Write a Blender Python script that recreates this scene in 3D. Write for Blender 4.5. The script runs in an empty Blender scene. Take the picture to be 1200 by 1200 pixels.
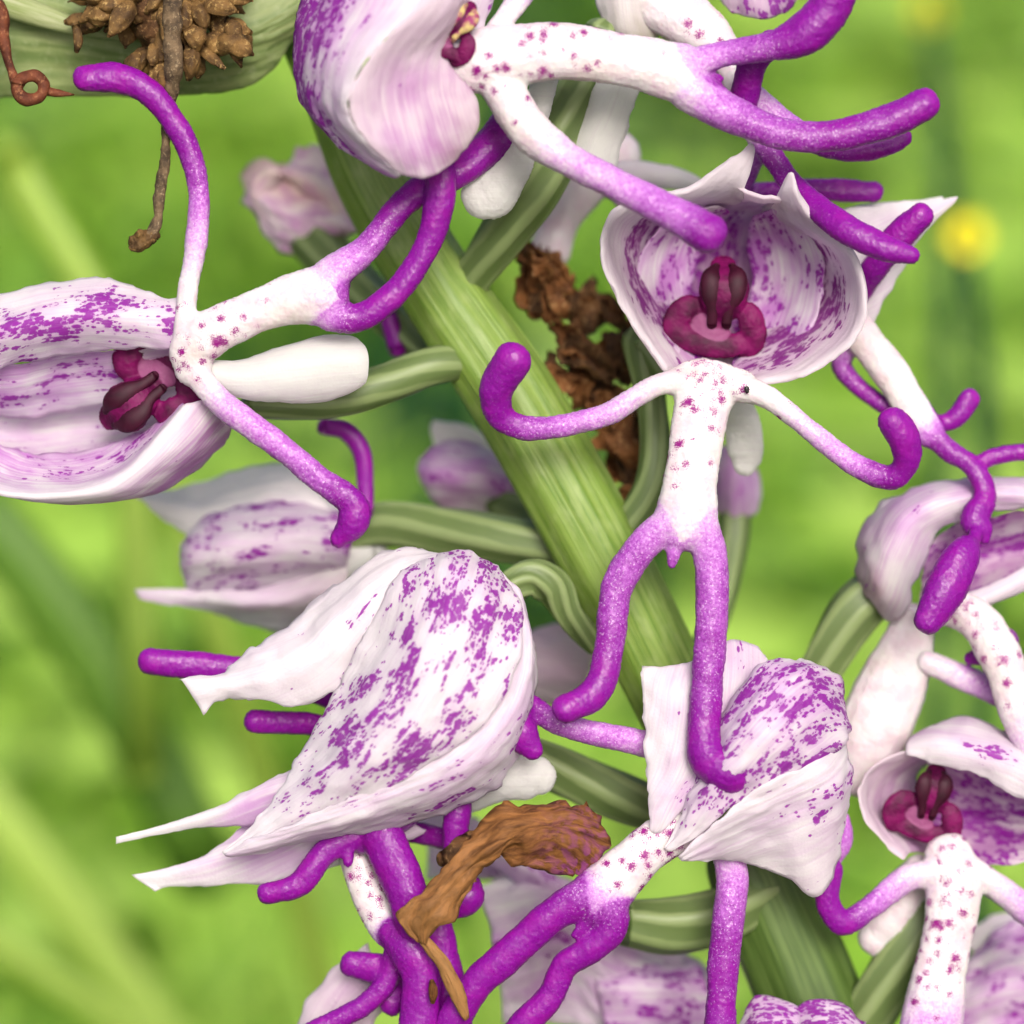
import bpy, math, random
import numpy as np
from mathutils import Vector, Matrix, kdtree

random.seed(7); RNG = np.random.default_rng(7)
SC = bpy.context.scene
COL = SC.collection

# ------------------------------------------------------------------ camera
S = 5.0e-5                      # metres per unit of the plant drawing (1200 units = 60 mm across)
DIST = 3000.0                   # working distance in the same unit (150 mm)
PITCH = math.radians(25)
FOC = np.array([0.0, 0.0, 0.26])            # the focal point: 26 cm above the meadow
FWD = np.array([0.0, math.cos(PITCH), -math.sin(PITCH)])
UPV = np.array([0.0, math.sin(PITCH), math.cos(PITCH)])
RGT = np.array([1.0, 0.0, 0.0])
CAMP = FOC - FWD * DIST * S
cam = bpy.data.cameras.new('camera'); camo = bpy.data.objects.new('camera', cam); COL.objects.link(camo)
camo.location = CAMP; camo.rotation_euler = (math.radians(90) - PITCH, 0, 0)
cam.sensor_width = 36; cam.lens = 90; cam.clip_start = 0.005; cam.clip_end = 400
cam.dof.use_dof = True; cam.dof.focus_distance = (DIST - 15) * S; cam.dof.aperture_fstop = 17
SC.camera = camo

# ------------------------------------------------------------------ light
SUN_EL, SUN_AZ = math.radians(47), math.radians(166)     # azimuth clockwise from +Y: behind the camera, to the right
w = bpy.data.worlds.new('World'); SC.world = w; w.use_nodes = True
nt = w.node_tree
sky = nt.nodes.new('ShaderNodeTexSky'); sky.sky_type = 'NISHITA'; sky.sun_disc = False
sky.sun_elevation = SUN_EL; sky.sun_rotation = SUN_AZ; sky.air_density = 1.0; sky.dust_density = 6.0; sky.ozone_density = 0.6
bg = nt.nodes['Background']; bg.inputs['Strength'].default_value = 0.15
nt.links.new(sky.outputs[0], bg.inputs['Color'])
sun = bpy.data.lights.new('sun', 'SUN'); sun.energy = 2.7; sun.angle = math.radians(26); sun.color = (1, .975, .94)
suno = bpy.data.objects.new('sun', sun); COL.objects.link(suno)
sd = Vector((math.sin(SUN_AZ) * math.cos(SUN_EL), math.cos(SUN_AZ) * math.cos(SUN_EL), math.sin(SUN_EL)))
suno.rotation_euler = sd.to_track_quat('Z', 'Y').to_euler()
vs = SC.view_settings; vs.view_transform = 'Standard'; vs.look = 'None'; vs.exposure = 0.22; vs.gamma = 1
SC.cycles.use_adaptive_sampling = True; SC.cycles.adaptive_threshold = 0.03; SC.cycles.adaptive_min_samples = 16
SC.cycles.max_bounces = 5; SC.cycles.diffuse_bounces = 3; SC.cycles.glossy_bounces = 2; SC.cycles.transmission_bounces = 3

# ------------------------------------------------------------------ helpers
def W(p):
    """plant drawing (x right, y down, z towards the viewer) -> world metres"""
    p = np.atleast_2d(np.asarray(p, float)); k = (DIST - p[:, 2]) / DIST
    return (CAMP + np.outer((DIST - p[:, 2]) * S, FWD) + np.outer((p[:, 0] - 600) * S * k, RGT)
            - np.outer((p[:, 1] - 600) * S * k, UPV))

def hsh(i, j, k):
    n = (i * 374761393 + j * 668265263 + k * 2147483647 * 3 + 144665) & 0xffffffff
    n = ((n ^ (n >> 13)) * 1274126177) & 0xffffffff
    return ((n ^ (n >> 16)) & 0xffff) / 32767.5 - 1
def vnoise(p, seed=0):
    p = np.asarray(p, float); f = np.floor(p); i = f.astype(np.int64); t = p - f; t = t * t * (3 - 2 * t)
    r = 0
    for a in (0, 1):
        for b in (0, 1):
            for c in (0, 1):
                wgt = (t[:, 0] if a else 1 - t[:, 0]) * (t[:, 1] if b else 1 - t[:, 1]) * (t[:, 2] if c else 1 - t[:, 2])
                r = r + wgt * hsh(i[:, 0] + a + seed * 17, i[:, 1] + b + seed * 31, i[:, 2] + c)
    return r
def fnoise(p, seed=0, oct=3):
    r, a = 0, 1.0
    for o in range(oct): r = r + a * vnoise(np.asarray(p) * 2 ** o, seed + o * 5); a *= .5
    return r

def cr(P, n):
    """Catmull-Rom along axis 0, resampled to n"""
    P = np.asarray(P, float); m = len(P)
    if m == 1: return np.repeat(P, n, 0)
    Q = np.concatenate([[2 * P[0] - P[1]], P, [2 * P[-1] - P[-2]]], 0)
    x = np.linspace(0, m - 1, n); i = np.minimum(x.astype(int), m - 2); t = (x - i).reshape((-1,) + (1,) * (P.ndim - 1))
    a, b, c, d = Q[i], Q[i + 1], Q[i + 2], Q[i + 3]
    return .5 * (2 * b + (c - a) * t + (2 * a - 5 * b + 4 * c - d) * t * t + (3 * b - a - 3 * c + d) * t ** 3)

def link(name, me, mat, parent=None):
    o = bpy.data.objects.new(name, me); COL.objects.link(o)
    if mat: me.materials.append(mat)
    if parent: o.parent = parent
    return o
def mesh(name, V, F, attrs=None, smooth=True, base=None):
    V = np.asarray(V, float)
    if base is not None: V = V - base
    me = bpy.data.meshes.new(name); me.from_pydata(V.tolist(), [], F if isinstance(F, list) else F.tolist())
    for k, a in (attrs or {}).items():
        a = np.asarray(a, np.float32)
        if a.ndim == 1: me.attributes.new(k, 'FLOAT', 'POINT').data.foreach_set('value', a)
        else: me.attributes.new(k, 'FLOAT_VECTOR', 'POINT').data.foreach_set('vector', a.ravel())
    if smooth: me.polygons.foreach_set('use_smooth', [True] * len(me.polygons))
    me.update(); return me
def thing(name, label, cat, at, group=None):
    o = bpy.data.objects.new(name, None); COL.objects.link(o); o.location = W(at)[0]; o.empty_display_size = .002
    o['label'] = label; o['category'] = cat
    if group: o['group'] = group
    return o
def base_of(t):
    b = np.zeros(3)
    while t: b = b + np.array(t.location); t = t.parent
    return b
def tag(o, label, cat, group=None):
    o['label'] = label; o['category'] = cat
    if group: o['group'] = group
    return o

def spread(v, n):
    """a value or a short list -> n values"""
    v = np.atleast_1d(np.asarray(v, float))
    return cr(v, n) if len(v) > 1 else np.full(n, v[0])

NPATCH = 0
def sheet_grid(rows, thick, wr, ruf, dens, drow, tint, trow, green, grow, seed, step=5.0):
    R = np.array([[list(c) for c in r] for r in rows], float)
    L = np.linalg.norm(np.diff(R.mean(1), axis=0), axis=1).sum()
    wd = np.linalg.norm(np.diff(R, axis=1), axis=2).sum(1).max()
    nu = int(min(max(L / step, 10), 120)); nv = int(min(max(wd / step, 8), 80))
    G = cr(np.swapaxes(cr(R, nu), 0, 1), nv).swapaxes(0, 1)             # nu x nv x 3
    du = np.linalg.norm(np.diff(G, axis=0, prepend=G[:1]), axis=2).mean(1).cumsum()
    wv = np.linalg.norm(np.diff(G, axis=1), axis=2).sum(1)
    vv = np.linspace(0, 1, nv)
    s = np.repeat(du[:, None], nv, 1) / 100
    t = (vv[None] - .5) * np.maximum(wv, wd * .35)[:, None] / 100
    st = np.stack([s, t, np.full_like(s, seed * 3.7)], 2)
    tu = np.gradient(G, axis=0); tv = np.gradient(G, axis=1); N = np.cross(tu, tv)
    N /= np.maximum(np.linalg.norm(N, axis=2, keepdims=True), 1e-6)
    # normals at a tip where the columns meet are taken from the row before
    for q in (0, -1):
        if wv[q] < 6: N[q] = N[1 if q == 0 else -2]
    q = st.reshape(-1, 3)
    edge = np.abs(2 * vv - 1) ** 6
    taper = np.clip(np.minimum(wv / 40, 1), 0, 1)[:, None]
    disp = wr * (fnoise(q * [1.3, 3.2, 1], seed) * .5 + fnoise(q * [4, 4, 1] + 9, seed + 3, 4) * .4).reshape(nu, nv)
    disp += wr * .10 * np.sin(t * 34 + 3 * vnoise(q * [1, 2, 1], seed + 4).reshape(nu, nv)) * (1 - edge)[None]
    G = G + N * (disp * taper)[..., None]
    jit = np.stack([vnoise(q * [5, 5, 1] + 31 * k, seed + k) + .5 * vnoise(q * [13, 13, 1] + 31 * k, seed + k) for k in range(3)], 1).reshape(nu, nv, 3)
    eu = np.zeros(nu); eu[-1] = eu[0] = .2
    G = G + jit * (ruf * np.maximum(edge[None], eu[:, None]) * taper)[..., None]
    D = np.outer(spread(drow, nu), spread(dens, nv)); T = np.outer(spread(trow, nu), spread(tint, nv))
    GR = np.outer(spread(grow, nu), spread(green, nv))
    return G, N, st, D, T, GR, taper

def sheet(name, parent, rows, mat='petal', thick=7, wr=4, ruf=3, dens=0, drow=1, tint=0, trow=1, green=0, grow=1, seed=None, label=None):
    """a petal-like sheet through a net of points, with real thickness and a rounded rim"""
    global NPATCH; NPATCH += 1; seed = NPATCH if seed is None else seed; thick = thick * .62
    G, N, st, D, T, GR, taper = sheet_grid(rows, thick, wr, ruf, dens, drow, tint, trow, green, grow, seed)
    nu, nv = G.shape[:2]
    e = np.minimum(1, np.sqrt(np.minimum(np.arange(nv), np.arange(nv)[::-1]) / 3.0 + .08))[None, :, None]
    e = e * np.clip(taper, .25, 1)[..., None] * np.ones((nu, 1, 1)); e[0] *= .4; e[-1] *= .4
    A = (G + N * e * thick / 2).reshape(-1, 3); B = (G - N * e * thick / 2).reshape(-1, 3)
    V = W(np.concatenate([A, B])); n = nu * nv
    idx = np.arange(n).reshape(nu, nv)
    a, b, c, d = idx[:-1, :-1].ravel(), idx[1:, :-1].ravel(), idx[1:, 1:].ravel(), idx[:-1, 1:].ravel()
    F = np.concatenate([np.stack([a, b, c, d], 1), np.stack([d + n, c + n, b + n, a + n], 1)])
    ring = np.concatenate([idx[0, :-1], idx[:-1, -1], idx[-1, :0:-1], idx[:0:-1, 0]]); r2 = np.roll(ring, -1)
    F = np.concatenate([F, np.stack([ring, r2, r2 + n, ring + n], 1)])
    two = lambda x: np.concatenate([x.ravel(), x.ravel()])
    me = mesh(name, V, F, dict(st=np.concatenate([st.reshape(-1, 3)] * 2), dens=two(D), tint=two(T), green=two(GR)), base=base_of(parent))
    o = link(name, me, M[mat], parent)
    if label: o['label'] = label
    return o

def strand_samples(pts, step=4.0):
    P = np.array([list(p) + [0] * (6 - len(p)) for p in pts], float)
    L = np.linalg.norm(np.diff(P[:, :3], axis=0), axis=1).sum()
    n = max(int(L / step), 4); Q = cr(P, n); Q[:, 3] = np.maximum(Q[:, 3], 1.5); Q[:, 4:] = np.clip(Q[:, 4:], 0, 1)
    return Q
def tube_verts(Q, flat=1.0, nseg=14, ribs=0, ribamp=0, twist=0, cap=True, bump=0, seed=0):
    """tapered closed tube along samples Q (x,y,z,r,...) with rounded ends; returns V, F, ids, theta"""
    P = Q[:, :3]; T = np.gradient(P, axis=0); T /= np.maximum(np.linalg.norm(T, axis=1, keepdims=True), 1e-6)
    r = Q[:, 3].copy()
    ext0 = np.array([[1, 0], [.92, .4], [.7, .72], [.38, .93]])
    Pp, Rr, Tt, ID = [], [], [], []
    if cap:
        for k, h in ext0[::-1]: Pp.append(P[0] - T[0] * r[0] * h * .9); Rr.append(r[0] * k); Tt.append(T[0]); ID.append(0)
    for i in range(len(P)): Pp.append(P[i]); Rr.append(r[i]); Tt.append(T[i]); ID.append(i)
    if cap:
        for k, h in ext0: Pp.append(P[-1] + T[-1] * r[-1] * h * .9); Rr.append(r[-1] * k); Tt.append(T[-1]); ID.append(len(P) - 1)
    Pp, Rr, Tt = map(np.array, (Pp, Rr, Tt)); m = len(Pp)
    z = np.array([0, 0, 1.0]); A = np.zeros((m, 3)); last = None
    for i in range(m):
        a = np.cross(Tt[i], z)
        if np.linalg.norm(a) < .25: a = last if last is not None else np.array([1.0, 0, 0])
        a = a - Tt[i] * a.dot(Tt[i]); a /= np.linalg.norm(a)
        if last is not None and a.dot(last) < 0: a = -a
        A[i] = a; last = a
    B = np.cross(Tt, A)
    arc = np.concatenate([[0], np.linalg.norm(np.diff(Pp, axis=0), axis=1).cumsum()])
    th = np.linspace(0, 2 * math.pi, nseg, endpoint=False)
    ph = th[None] + twist * arc[:, None] / 100
    rr = Rr[:, None] * (1 + ribamp * np.cos(ribs * ph))
    V = Pp[:, None] + A[:, None] * (rr * np.cos(th))[..., None] + B[:, None] * (rr * np.sin(th) * flat)[..., None]
    if bump:
        nn = fnoise(V.reshape(-1, 3) / 14.0, seed).reshape(m, nseg)
        V = V + (V - Pp[:, None]) / np.maximum(Rr[:, None, None], 1) * (nn * bump)[..., None]
    st = np.stack([np.repeat(arc[:, None], nseg, 1) / 100, ph, np.zeros_like(ph)], 2)
    V = V.reshape(-1, 3); idx = np.arange(m * nseg).reshape(m, nseg); nx = np.roll(idx, -1, 1)
    F = np.stack([idx[:-1].ravel(), nx[:-1].ravel(), nx[1:].ravel(), idx[1:].ravel()], 1).tolist()
    F.append(idx[0, ::-1].tolist()); F.append(idx[-1].tolist())
    return V, F, np.repeat(np.array(ID), nseg), st.reshape(-1, 3)

def tube(name, parent, pts, mat, flat=1.0, nseg=20, ribs=0, ribamp=0, twist=0, bump=0, label=None, step=5, seed=3, smooth=True):
    Q = strand_samples(pts, step); Q[:, 3] *= .88 if name == 'ovary' else 1; V, F, ids, st = tube_verts(Q, flat, nseg, ribs, ribamp, twist, True, bump, seed)
    me = mesh(name, W(V), F, dict(st=st, purple=Q[ids, 4], dens=Q[ids, 5], tint=np.zeros(len(V)), green=np.zeros(len(V))), base=base_of(parent) if parent else None, smooth=smooth)
    o = link(name, me, M[mat], parent)
    if label: o['label'] = label
    return o

def fused(name, parent, strands, mat, voxel=2.6, smooth=7, label=None, wob=1.2):
    """several tapered limbs grown together into ONE continuous surface (voxel union, then relaxed)"""
    V, F, SQ, off = [], [], [], 0
    for sidx, s in enumerate(strands):
        flat = .86
        if isinstance(s, tuple): flat, s = s
        Q = strand_samples(s); Q[:, 3] *= .95 * (1 + .09 * vnoise(Q[:, :3] / 45, sidx)); Q[:, 3] *= 1 - (.13 if len(s) > 5 and flat > .8 else 0) * np.sin(np.linspace(0, math.pi, len(Q))) ** 2; v, f, ids, _ = tube_verts(Q, flat)
        V.append(v); F += [[i + off for i in q] for q in f]; off += len(v); SQ.append(Q)
    V = np.concatenate(V) / 100; SQ = np.concatenate(SQ)
    me = bpy.data.meshes.new('tmp'); me.from_pydata(V.tolist(), [], F)
    o = bpy.data.objects.new('tmp', me); COL.objects.link(o)
    m = o.modifiers.new('r', 'REMESH'); m.mode = 'VOXEL'; m.voxel_size = voxel / 100
    m = o.modifiers.new('s', 'SMOOTH'); m.factor = .5; m.iterations = smooth
    dg = bpy.context.evaluated_depsgraph_get(); ev = bpy.data.meshes.new_from_object(o.evaluated_get(dg))
    bpy.data.objects.remove(o); bpy.data.meshes.remove(me)
    n = len(ev.vertices); P = np.zeros(n * 3, np.float32); ev.vertices.foreach_get('co', P); P = P.reshape(-1, 3).astype(float) * 100
    kd = kdtree.KDTree(len(SQ))
    for i, q in enumerate(SQ): kd.insert(q[:3], i)
    kd.balance(); pur = np.zeros(n); den = np.zeros(n)
    for i in range(n):
        a = b = c = 0
        for co, k, d in kd.find_n(P[i], 5):
            wg = 1 / (max(d - SQ[k, 3] * .6, 1) ** 2); a += wg; b += wg * SQ[k, 4]; c += wg * SQ[k, 5]
        pur[i] = b / a; den[i] = c / a
    no = np.zeros(n * 3, np.float32); ev.vertices.foreach_get('normal', no); no = no.reshape(-1, 3)
    P = P + no * (wob * (fnoise(P / 22, 5, 2) + .45 * RNG.uniform(-1, 1, n)))[:, None]     # papillose skin
    st = P / 100
    ev.vertices.foreach_set('co', (W(P) - base_of(parent)).astype(np.float32).ravel())
    for k, a in (('purple', pur), ('dens', den)): ev.attributes.new(k, 'FLOAT', 'POINT').data.foreach_set('value', a.astype(np.float32))
    ev.attributes.new('st', 'FLOAT_VECTOR', 'POINT').data.foreach_set('vector', st.astype(np.float32).ravel())
    ev.polygons.foreach_set('use_smooth', [True] * len(ev.polygons)); ev.name = name; ev.update()
    ob = link(name, ev, M[mat], parent)
    if label: ob['label'] = label
    return ob

# ------------------------------------------------------------------ materials
M = {}
class NT:
    def __init__(s, name):
        s.m = bpy.data.materials.new(name); s.m.use_nodes = True; s.t = s.m.node_tree; s.b = s.t.nodes['Principled BSDF']; s.o = s.t.nodes['Material Output']; M[name] = s.m
    def n(s, typ, **k):
        x = s.t.nodes.new(typ)
        for a, v in k.items(): setattr(x, a, v)
        return x
    def set(s, sock, v):
        if isinstance(v, bpy.types.NodeSocket): s.t.links.new(v, sock)
        else: sock.default_value = v
    def attr(s, name, out='Fac'): return s.n('ShaderNodeAttribute', attribute_name=name).outputs[out]
    def math(s, op, a, b=0.0, c=None, clamp=False):
        x = s.n('ShaderNodeMath', operation=op, use_clamp=clamp); s.set(x.inputs[0], a); s.set(x.inputs[1], b)
        if c is not None: s.set(x.inputs[2], c)
        return x.outputs[0]
    def ss(s, v, lo, hi, a=0.0, b=1.0):
        x = s.n('ShaderNodeMapRange', interpolation_type='SMOOTHSTEP'); s.set(x.inputs[0], v); s.set(x.inputs[1], lo); s.set(x.inputs[2], hi); s.set(x.inputs[3], a); s.set(x.inputs[4], b); return x.outputs[0]
    def mix(s, f, a, b, blend='MIX'):
        x = s.n('ShaderNodeMix', data_type='RGBA', blend_type=blend); s.set(x.inputs[0], f)
        for i, v in ((6, a), (7, b)): s.set(x.inputs[i], v if isinstance(v, bpy.types.NodeSocket) else (*v, 1))
        return x.outputs[2]
    def vec(s, v, scale, add=(0, 0, 0)):
        x = s.n('ShaderNodeVectorMath', operation='MULTIPLY_ADD'); s.set(x.inputs[0], v); x.inputs[1].default_value = scale; s.set(x.inputs[2], add); return x.outputs[0]
    def noise(s, v, scale=1.0, detail=2.0, rough=.5, dist=0.0):
        x = s.n('ShaderNodeTexNoise'); s.set(x.inputs['Vector'], v); x.inputs['Scale'].default_value = scale; x.inputs['Detail'].default_value = detail
        x.inputs['Roughness'].default_value = rough; x.inputs['Distortion'].default_value = dist; return x.outputs[0]
    def voro(s, v, scale, out='Distance', rnd=1.0, feature='F1'):
        x = s.n('ShaderNodeTexVoronoi', feature=feature); s.set(x.inputs['Vector'], v); x.inputs['Scale'].default_value = scale; x.inputs['Randomness'].default_value = rnd; return x.outputs[out]
    def obj(s): return s.n('ShaderNodeTexCoord').outputs['Object']
    def bump(s, h, dist, strength=1.0, nrm=None):
        x = s.n('ShaderNodeBump'); s.set(x.inputs['Height'], h); x.inputs['Distance'].default_value = dist; x.inputs['Strength'].default_value = strength
        if nrm: s.set(x.inputs['Normal'], nrm)
        return x.outputs[0]
    def done(s, col, rough=.5, nrm=None, spec=.3, sss=0, rad=(1e-3, 5e-4, 5e-4), trans=0, tcol=None, sheen=0):
        b = s.b; s.set(b.inputs['Base Color'], col if isinstance(col, bpy.types.NodeSocket) else (*col, 1)); s.set(b.inputs['Roughness'], rough); b.inputs['Specular IOR Level'].default_value = spec
        if sss: b.inputs['Subsurface Weight'].default_value = sss; b.inputs['Subsurface Radius'].default_value = rad; b.inputs['Subsurface Scale'].default_value = 1.0
        if sheen: b.inputs['Sheen Weight'].default_value = sheen; b.inputs['Sheen Roughness'].default_value = .4
        if nrm: s.set(b.inputs['Normal'], nrm)
        if trans:
            tr = s.n('ShaderNodeBsdfTranslucent'); c = tcol if tcol is not None else col; s.set(tr.inputs[0], c if isinstance(c, bpy.types.NodeSocket) else (*c, 1))
            if nrm: s.set(tr.inputs['Normal'], nrm)
            mx = s.n('ShaderNodeMixShader'); mx.inputs[0].default_value = trans; s.t.links.new(b.outputs[0], mx.inputs[1]); s.t.links.new(tr.outputs[0], mx.inputs[2]); s.t.links.new(mx.outputs[0], s.o.inputs[0])
        return s.m

def mat_petal(name, stretch=(8.5, 13, 1), white=(.88, .84, .865), wash=(.64, .28, .68), spot=(.31, .004, .365), soft=.24):
    k = NT(name); st = k.attr('st', 'Vector'); d = k.attr('dens'); t = k.attr('tint'); g = k.attr('green')
    info = k.n('ShaderNodeObjectInfo'); add = k.n('ShaderNodeVectorMath', operation='SCALE'); k.set(add.inputs[0], (7.3, 3.1, 5.7)); k.set(add.inputs['Scale'], info.outputs['Random'])
    v1 = k.vec(st, stretch, add.outputs[0])
    n1 = k.noise(v1, 1.0, 3, .6, .4); n2 = k.noise(k.vec(st, (2.0, 3.2, 1), add.outputs[0]), 1.0, 2); n3 = k.noise(k.vec(st, (17, 22, 1), add.outputs[0]), 1, 2, .55)
    band = k.noise(k.vec(st, (1.7, 6.5, 1), add.outputs[0]), 1, 2, .5, .5)                     # pigment runs along the veins
    clus = k.math('ADD', k.math('MULTIPLY', band, .5), k.math('ADD', k.math('MULTIPLY', n2, .35), k.math('MULTIPLY', n1, .15)))
    lo = k.math('MULTIPLY_ADD', d, -.40, .70); prob = k.ss(clus, lo, k.math('ADD', lo, .19), 0, .95)
    wob = k.n('ShaderNodeTexNoise'); k.set(wob.inputs['Vector'], k.vec(st, (14, 14, 1), add.outputs[0])); wob.inputs['Detail'].default_value = 1
    sp = None
    for f, rmax in ((1.0, .30), (1.9, .34)):                                                 # separate dots, two sizes, crowding where the pigment runs
        vs_ = k.vec(wob.outputs['Color'], (.5, .5, 0), k.vec(st, tuple(x * f for x in stretch[:2]) + (0,), add.outputs[0]))
        dd = k.voro(vs_, 1.0); cc = k.n('ShaderNodeSeparateColor'); k.set(cc.inputs[0], k.voro(vs_, 1.0, 'Color'))
        rad = k.math('MULTIPLY', k.math('MULTIPLY_ADD', cc.outputs[1], rmax + .04, .27), k.math('MULTIPLY_ADD', prob, .6, .62))
        one = k.math('MULTIPLY', k.ss(dd, rad, k.math('ADD', rad, soft), 1, 0), k.math('LESS_THAN', cc.outputs[0], k.math('MULTIPLY', prob, .82)))
        sp = one if sp is None else k.math('MAXIMUM', sp, one)
    halo = k.math('MULTIPLY', prob, k.ss(n3, .3, .7, .5, 1))
    vein = k.noise(k.vec(st, (1.0, 34, 1)), 1, 2, .5, .3)
    wsh = k.math('MULTIPLY', t, k.ss(k.math('ADD', k.math('MULTIPLY', n2, .6), k.math('MULTIPLY', vein, .4)), .3, .66), clamp=True)
    c = k.mix(wsh, white, wash)
    c = k.mix(k.math('MULTIPLY', halo, k.math('MULTIPLY', d, .55), clamp=True), c, wash)
    c = k.mix(k.math('MULTIPLY', g, k.ss(n2, .3, .7, .5, 1)), c, (.34, .32, .14))
    c = k.mix(k.math('MULTIPLY', sp, k.ss(d, .02, .12, 0, .94)), c, k.mix(n3, spot, tuple(min(1, x * 1.2 + .005) for x in spot)))
    lump = k.noise(k.obj(), 1300, 3, .6); cells = k.voro(k.obj(), 5600)
    c = k.mix(k.ss(lump, .42, .72, 0, .22), c, k.mix(.5, c, (.68, .54, .67)))            # watery cell mottling
    c = k.mix(k.ss(vein, .54, .70, 0, .26), c, k.mix(.5, c, (.62, .46, .60)))             # fine veins
    b1 = k.bump(vein, 8e-5, .35); b2 = k.bump(lump, 5e-5, .25, b1); b3 = k.bump(cells, 2.0e-5, .55, b2)
    k.done(c, .46, b3, .28, trans=.52)
mat_petal('petal')
mat_petal('petal_lines', stretch=(5.5, 19, 1), soft=.2, spot=(.24, .008, .24), white=(.84, .77, .81), wash=(.60, .26, .58))
mat_petal('petal_mauve', stretch=(7, 11, 1), white=(.82, .71, .78), wash=(.58, .29, .57), soft=.2)
mat_petal('petal_spur', white=(.82, .81, .79))

k = NT('lip'); st = k.attr('st', 'Vector'); p = k.attr('purple'); d = k.attr('dens')
grain = k.noise(k.obj(), 5200, 3, .75); big = k.noise(k.vec(st, (3.5, 3.5, 3.5)), 1, 3, .6)
pp = k.math('ADD', p, k.math('ADD', k.math('MULTIPLY_ADD', grain, .66, -.31), k.math('MULTIPLY_ADD', big, .36, -.18)))
c = k.mix(k.ss(pp, .05, .62), (.60, .545, .56), (.42, .13, .49)); c = k.mix(k.ss(pp, .42, .88), c, (.185, .002, .225))
blush = k.math('MULTIPLY', k.ss(big, .42, .66), .5); c = k.mix(k.math('MULTIPLY', blush, k.ss(p, 0, .3, 1, 0)), c, (.52, .37, .43)); c = k.mix(k.math('MULTIPLY', k.ss(k.noise(k.vec(st, (1.7, 1.7, 1.7)), 1, 2), .5, .7), k.ss(p, 0, .25, .35, 0)), c, (.54, .48, .41))
vv = k.vec(st, (1, 1, 1)); dn = k.n('ShaderNodeTexNoise'); k.set(dn.inputs['Vector'], k.vec(st, (14, 14, 14))); ad = k.n('ShaderNodeVectorMath', operation='MULTIPLY_ADD'); k.set(ad.inputs[0], dn.outputs['Color']); ad.inputs[1].default_value = (.19, .19, .19); k.set(ad.inputs[2], st)
vd = k.voro(ad.outputs[0], 7.5); vc = k.n('ShaderNodeSeparateColor'); k.set(vc.inputs[0], k.voro(ad.outputs[0], 7.5, 'Color'))
size = k.math('MULTIPLY_ADD', vc.outputs[1], .24, .20)
dot = k.math('MULTIPLY', k.ss(vd, size, k.math('ADD', size, .07), 1, 0), k.math('LESS_THAN', vc.outputs[0], k.math('MULTIPLY', d, 1.1)))
spark = k.math('MULTIPLY', k.ss(k.noise(k.obj(), 8200, 2, .6), .58, .70), k.math('MULTIPLY', k.ss(p, .05, .35), k.ss(p, .7, 1.0, .42, .06)))
c = k.mix(spark, c, (.80, .70, .82)); c = k.mix(k.math('MULTIPLY', k.ss(big, .45, .65), k.ss(p, .6, 1, 0, .7)), c, (.235, .003, .24))
c = k.mix(dot, c, (.22, .004, .16))
cells = k.voro(k.obj(), 4200)
k.done(c, k.ss(grain, .3, .7, .26, .5), k.bump(cells, 2.6e-5, .7, k.bump(grain, 2.5e-5, .4)), .32, sss=.5, rad=(8e-4, 3.5e-4, 7e-4))

k = NT('column'); n = k.noise(k.obj(), 900, 3); c = k.mix(k.ss(n, .3, .7), (.045, .001, .022), (.14, .003, .068))
c = k.mix(k.ss(k.attr('purple'), .2, .8), (.21, .055, .14), c)
k.done(c, .5, k.bump(k.noise(k.obj(), 2200, 3), 6e-5, .7), .14)
k = NT('pollen'); k.done(k.mix(k.noise(k.obj(), 1500, 2), (.010, .001, .004), (.05, .002, .018)), .55, None, .2)
k = NT('pollen_yellow'); k.done(k.mix(k.ss(k.noise(k.obj(), 2500, 3), .4, .62), (.46, .36, .14), (.22, .015, .10)), .6)

k = NT('stem'); st = k.attr('st', 'Vector'); stripe = k.noise(k.vec(st, (.5, 8, 1)), 1, 4, .6); fl = k.noise(k.vec(st, (3, 3, 1)), 1, 3)
c = k.mix(k.ss(stripe, .36, .62), (.11, .195, .022), (.185, .275, .05)); c = k.mix(k.math('MULTIPLY', k.ss(fl, .45, .75), .5), c, (.26, .33, .11))
k.done(c, .42, k.bump(stripe, 1.5e-4, .6, k.bump(k.noise(k.obj(), 2600, 2), 2e-5, .5)), .4, sss=.2, rad=(3e-4, 6e-4, 1e-4))
k = NT('ovary'); st = k.attr('st', 'Vector'); sp = k.n('ShaderNodeSeparateXYZ'); k.set(sp.inputs[0], st)
rib = k.math('MULTIPLY_ADD', k.math('COSINE', k.math('MULTIPLY', sp.outputs[1], 6.0)), .5, .5); n = k.noise(k.vec(st, (4, 6, 1)), 1, 3)
c = k.mix(k.ss(k.math('ADD', rib, k.math('MULTIPLY_ADD', n, .6, -.3)), .25, .85), (.10, .145, .045), (.185, .24, .095)); c = k.mix(k.math('MULTIPLY', k.ss(n, .5, .75), k.attr('purple')), c, (.30, .18, .26))
k.done(c, .45, k.bump(rib, 8e-5, .4), .35, sss=.15, rad=(3e-4, 5e-4, 2e-4))
k = NT('shaded_stem'); n = k.noise(k.vec(k.attr('st', 'Vector'), (.6, 7, 1)), 1, 3); k.done(k.mix(k.ss(n, .35, .65), (.045, .085, .014), (.085, .14, .03)), .45, k.bump(n, 1e-4, .5), .35)  # darkened stem green: the shade low on the stem is put into this colour
k = NT('bract'); st = k.attr('st', 'Vector'); n = k.noise(k.vec(st, (2, 14, 1)), 1, 3); k.done(k.mix(k.ss(n, .35, .65), (.26, .33, .10), (.46, .49, .28)), .5, k.bump(n, 8e-5, .5), trans=.3)

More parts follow.
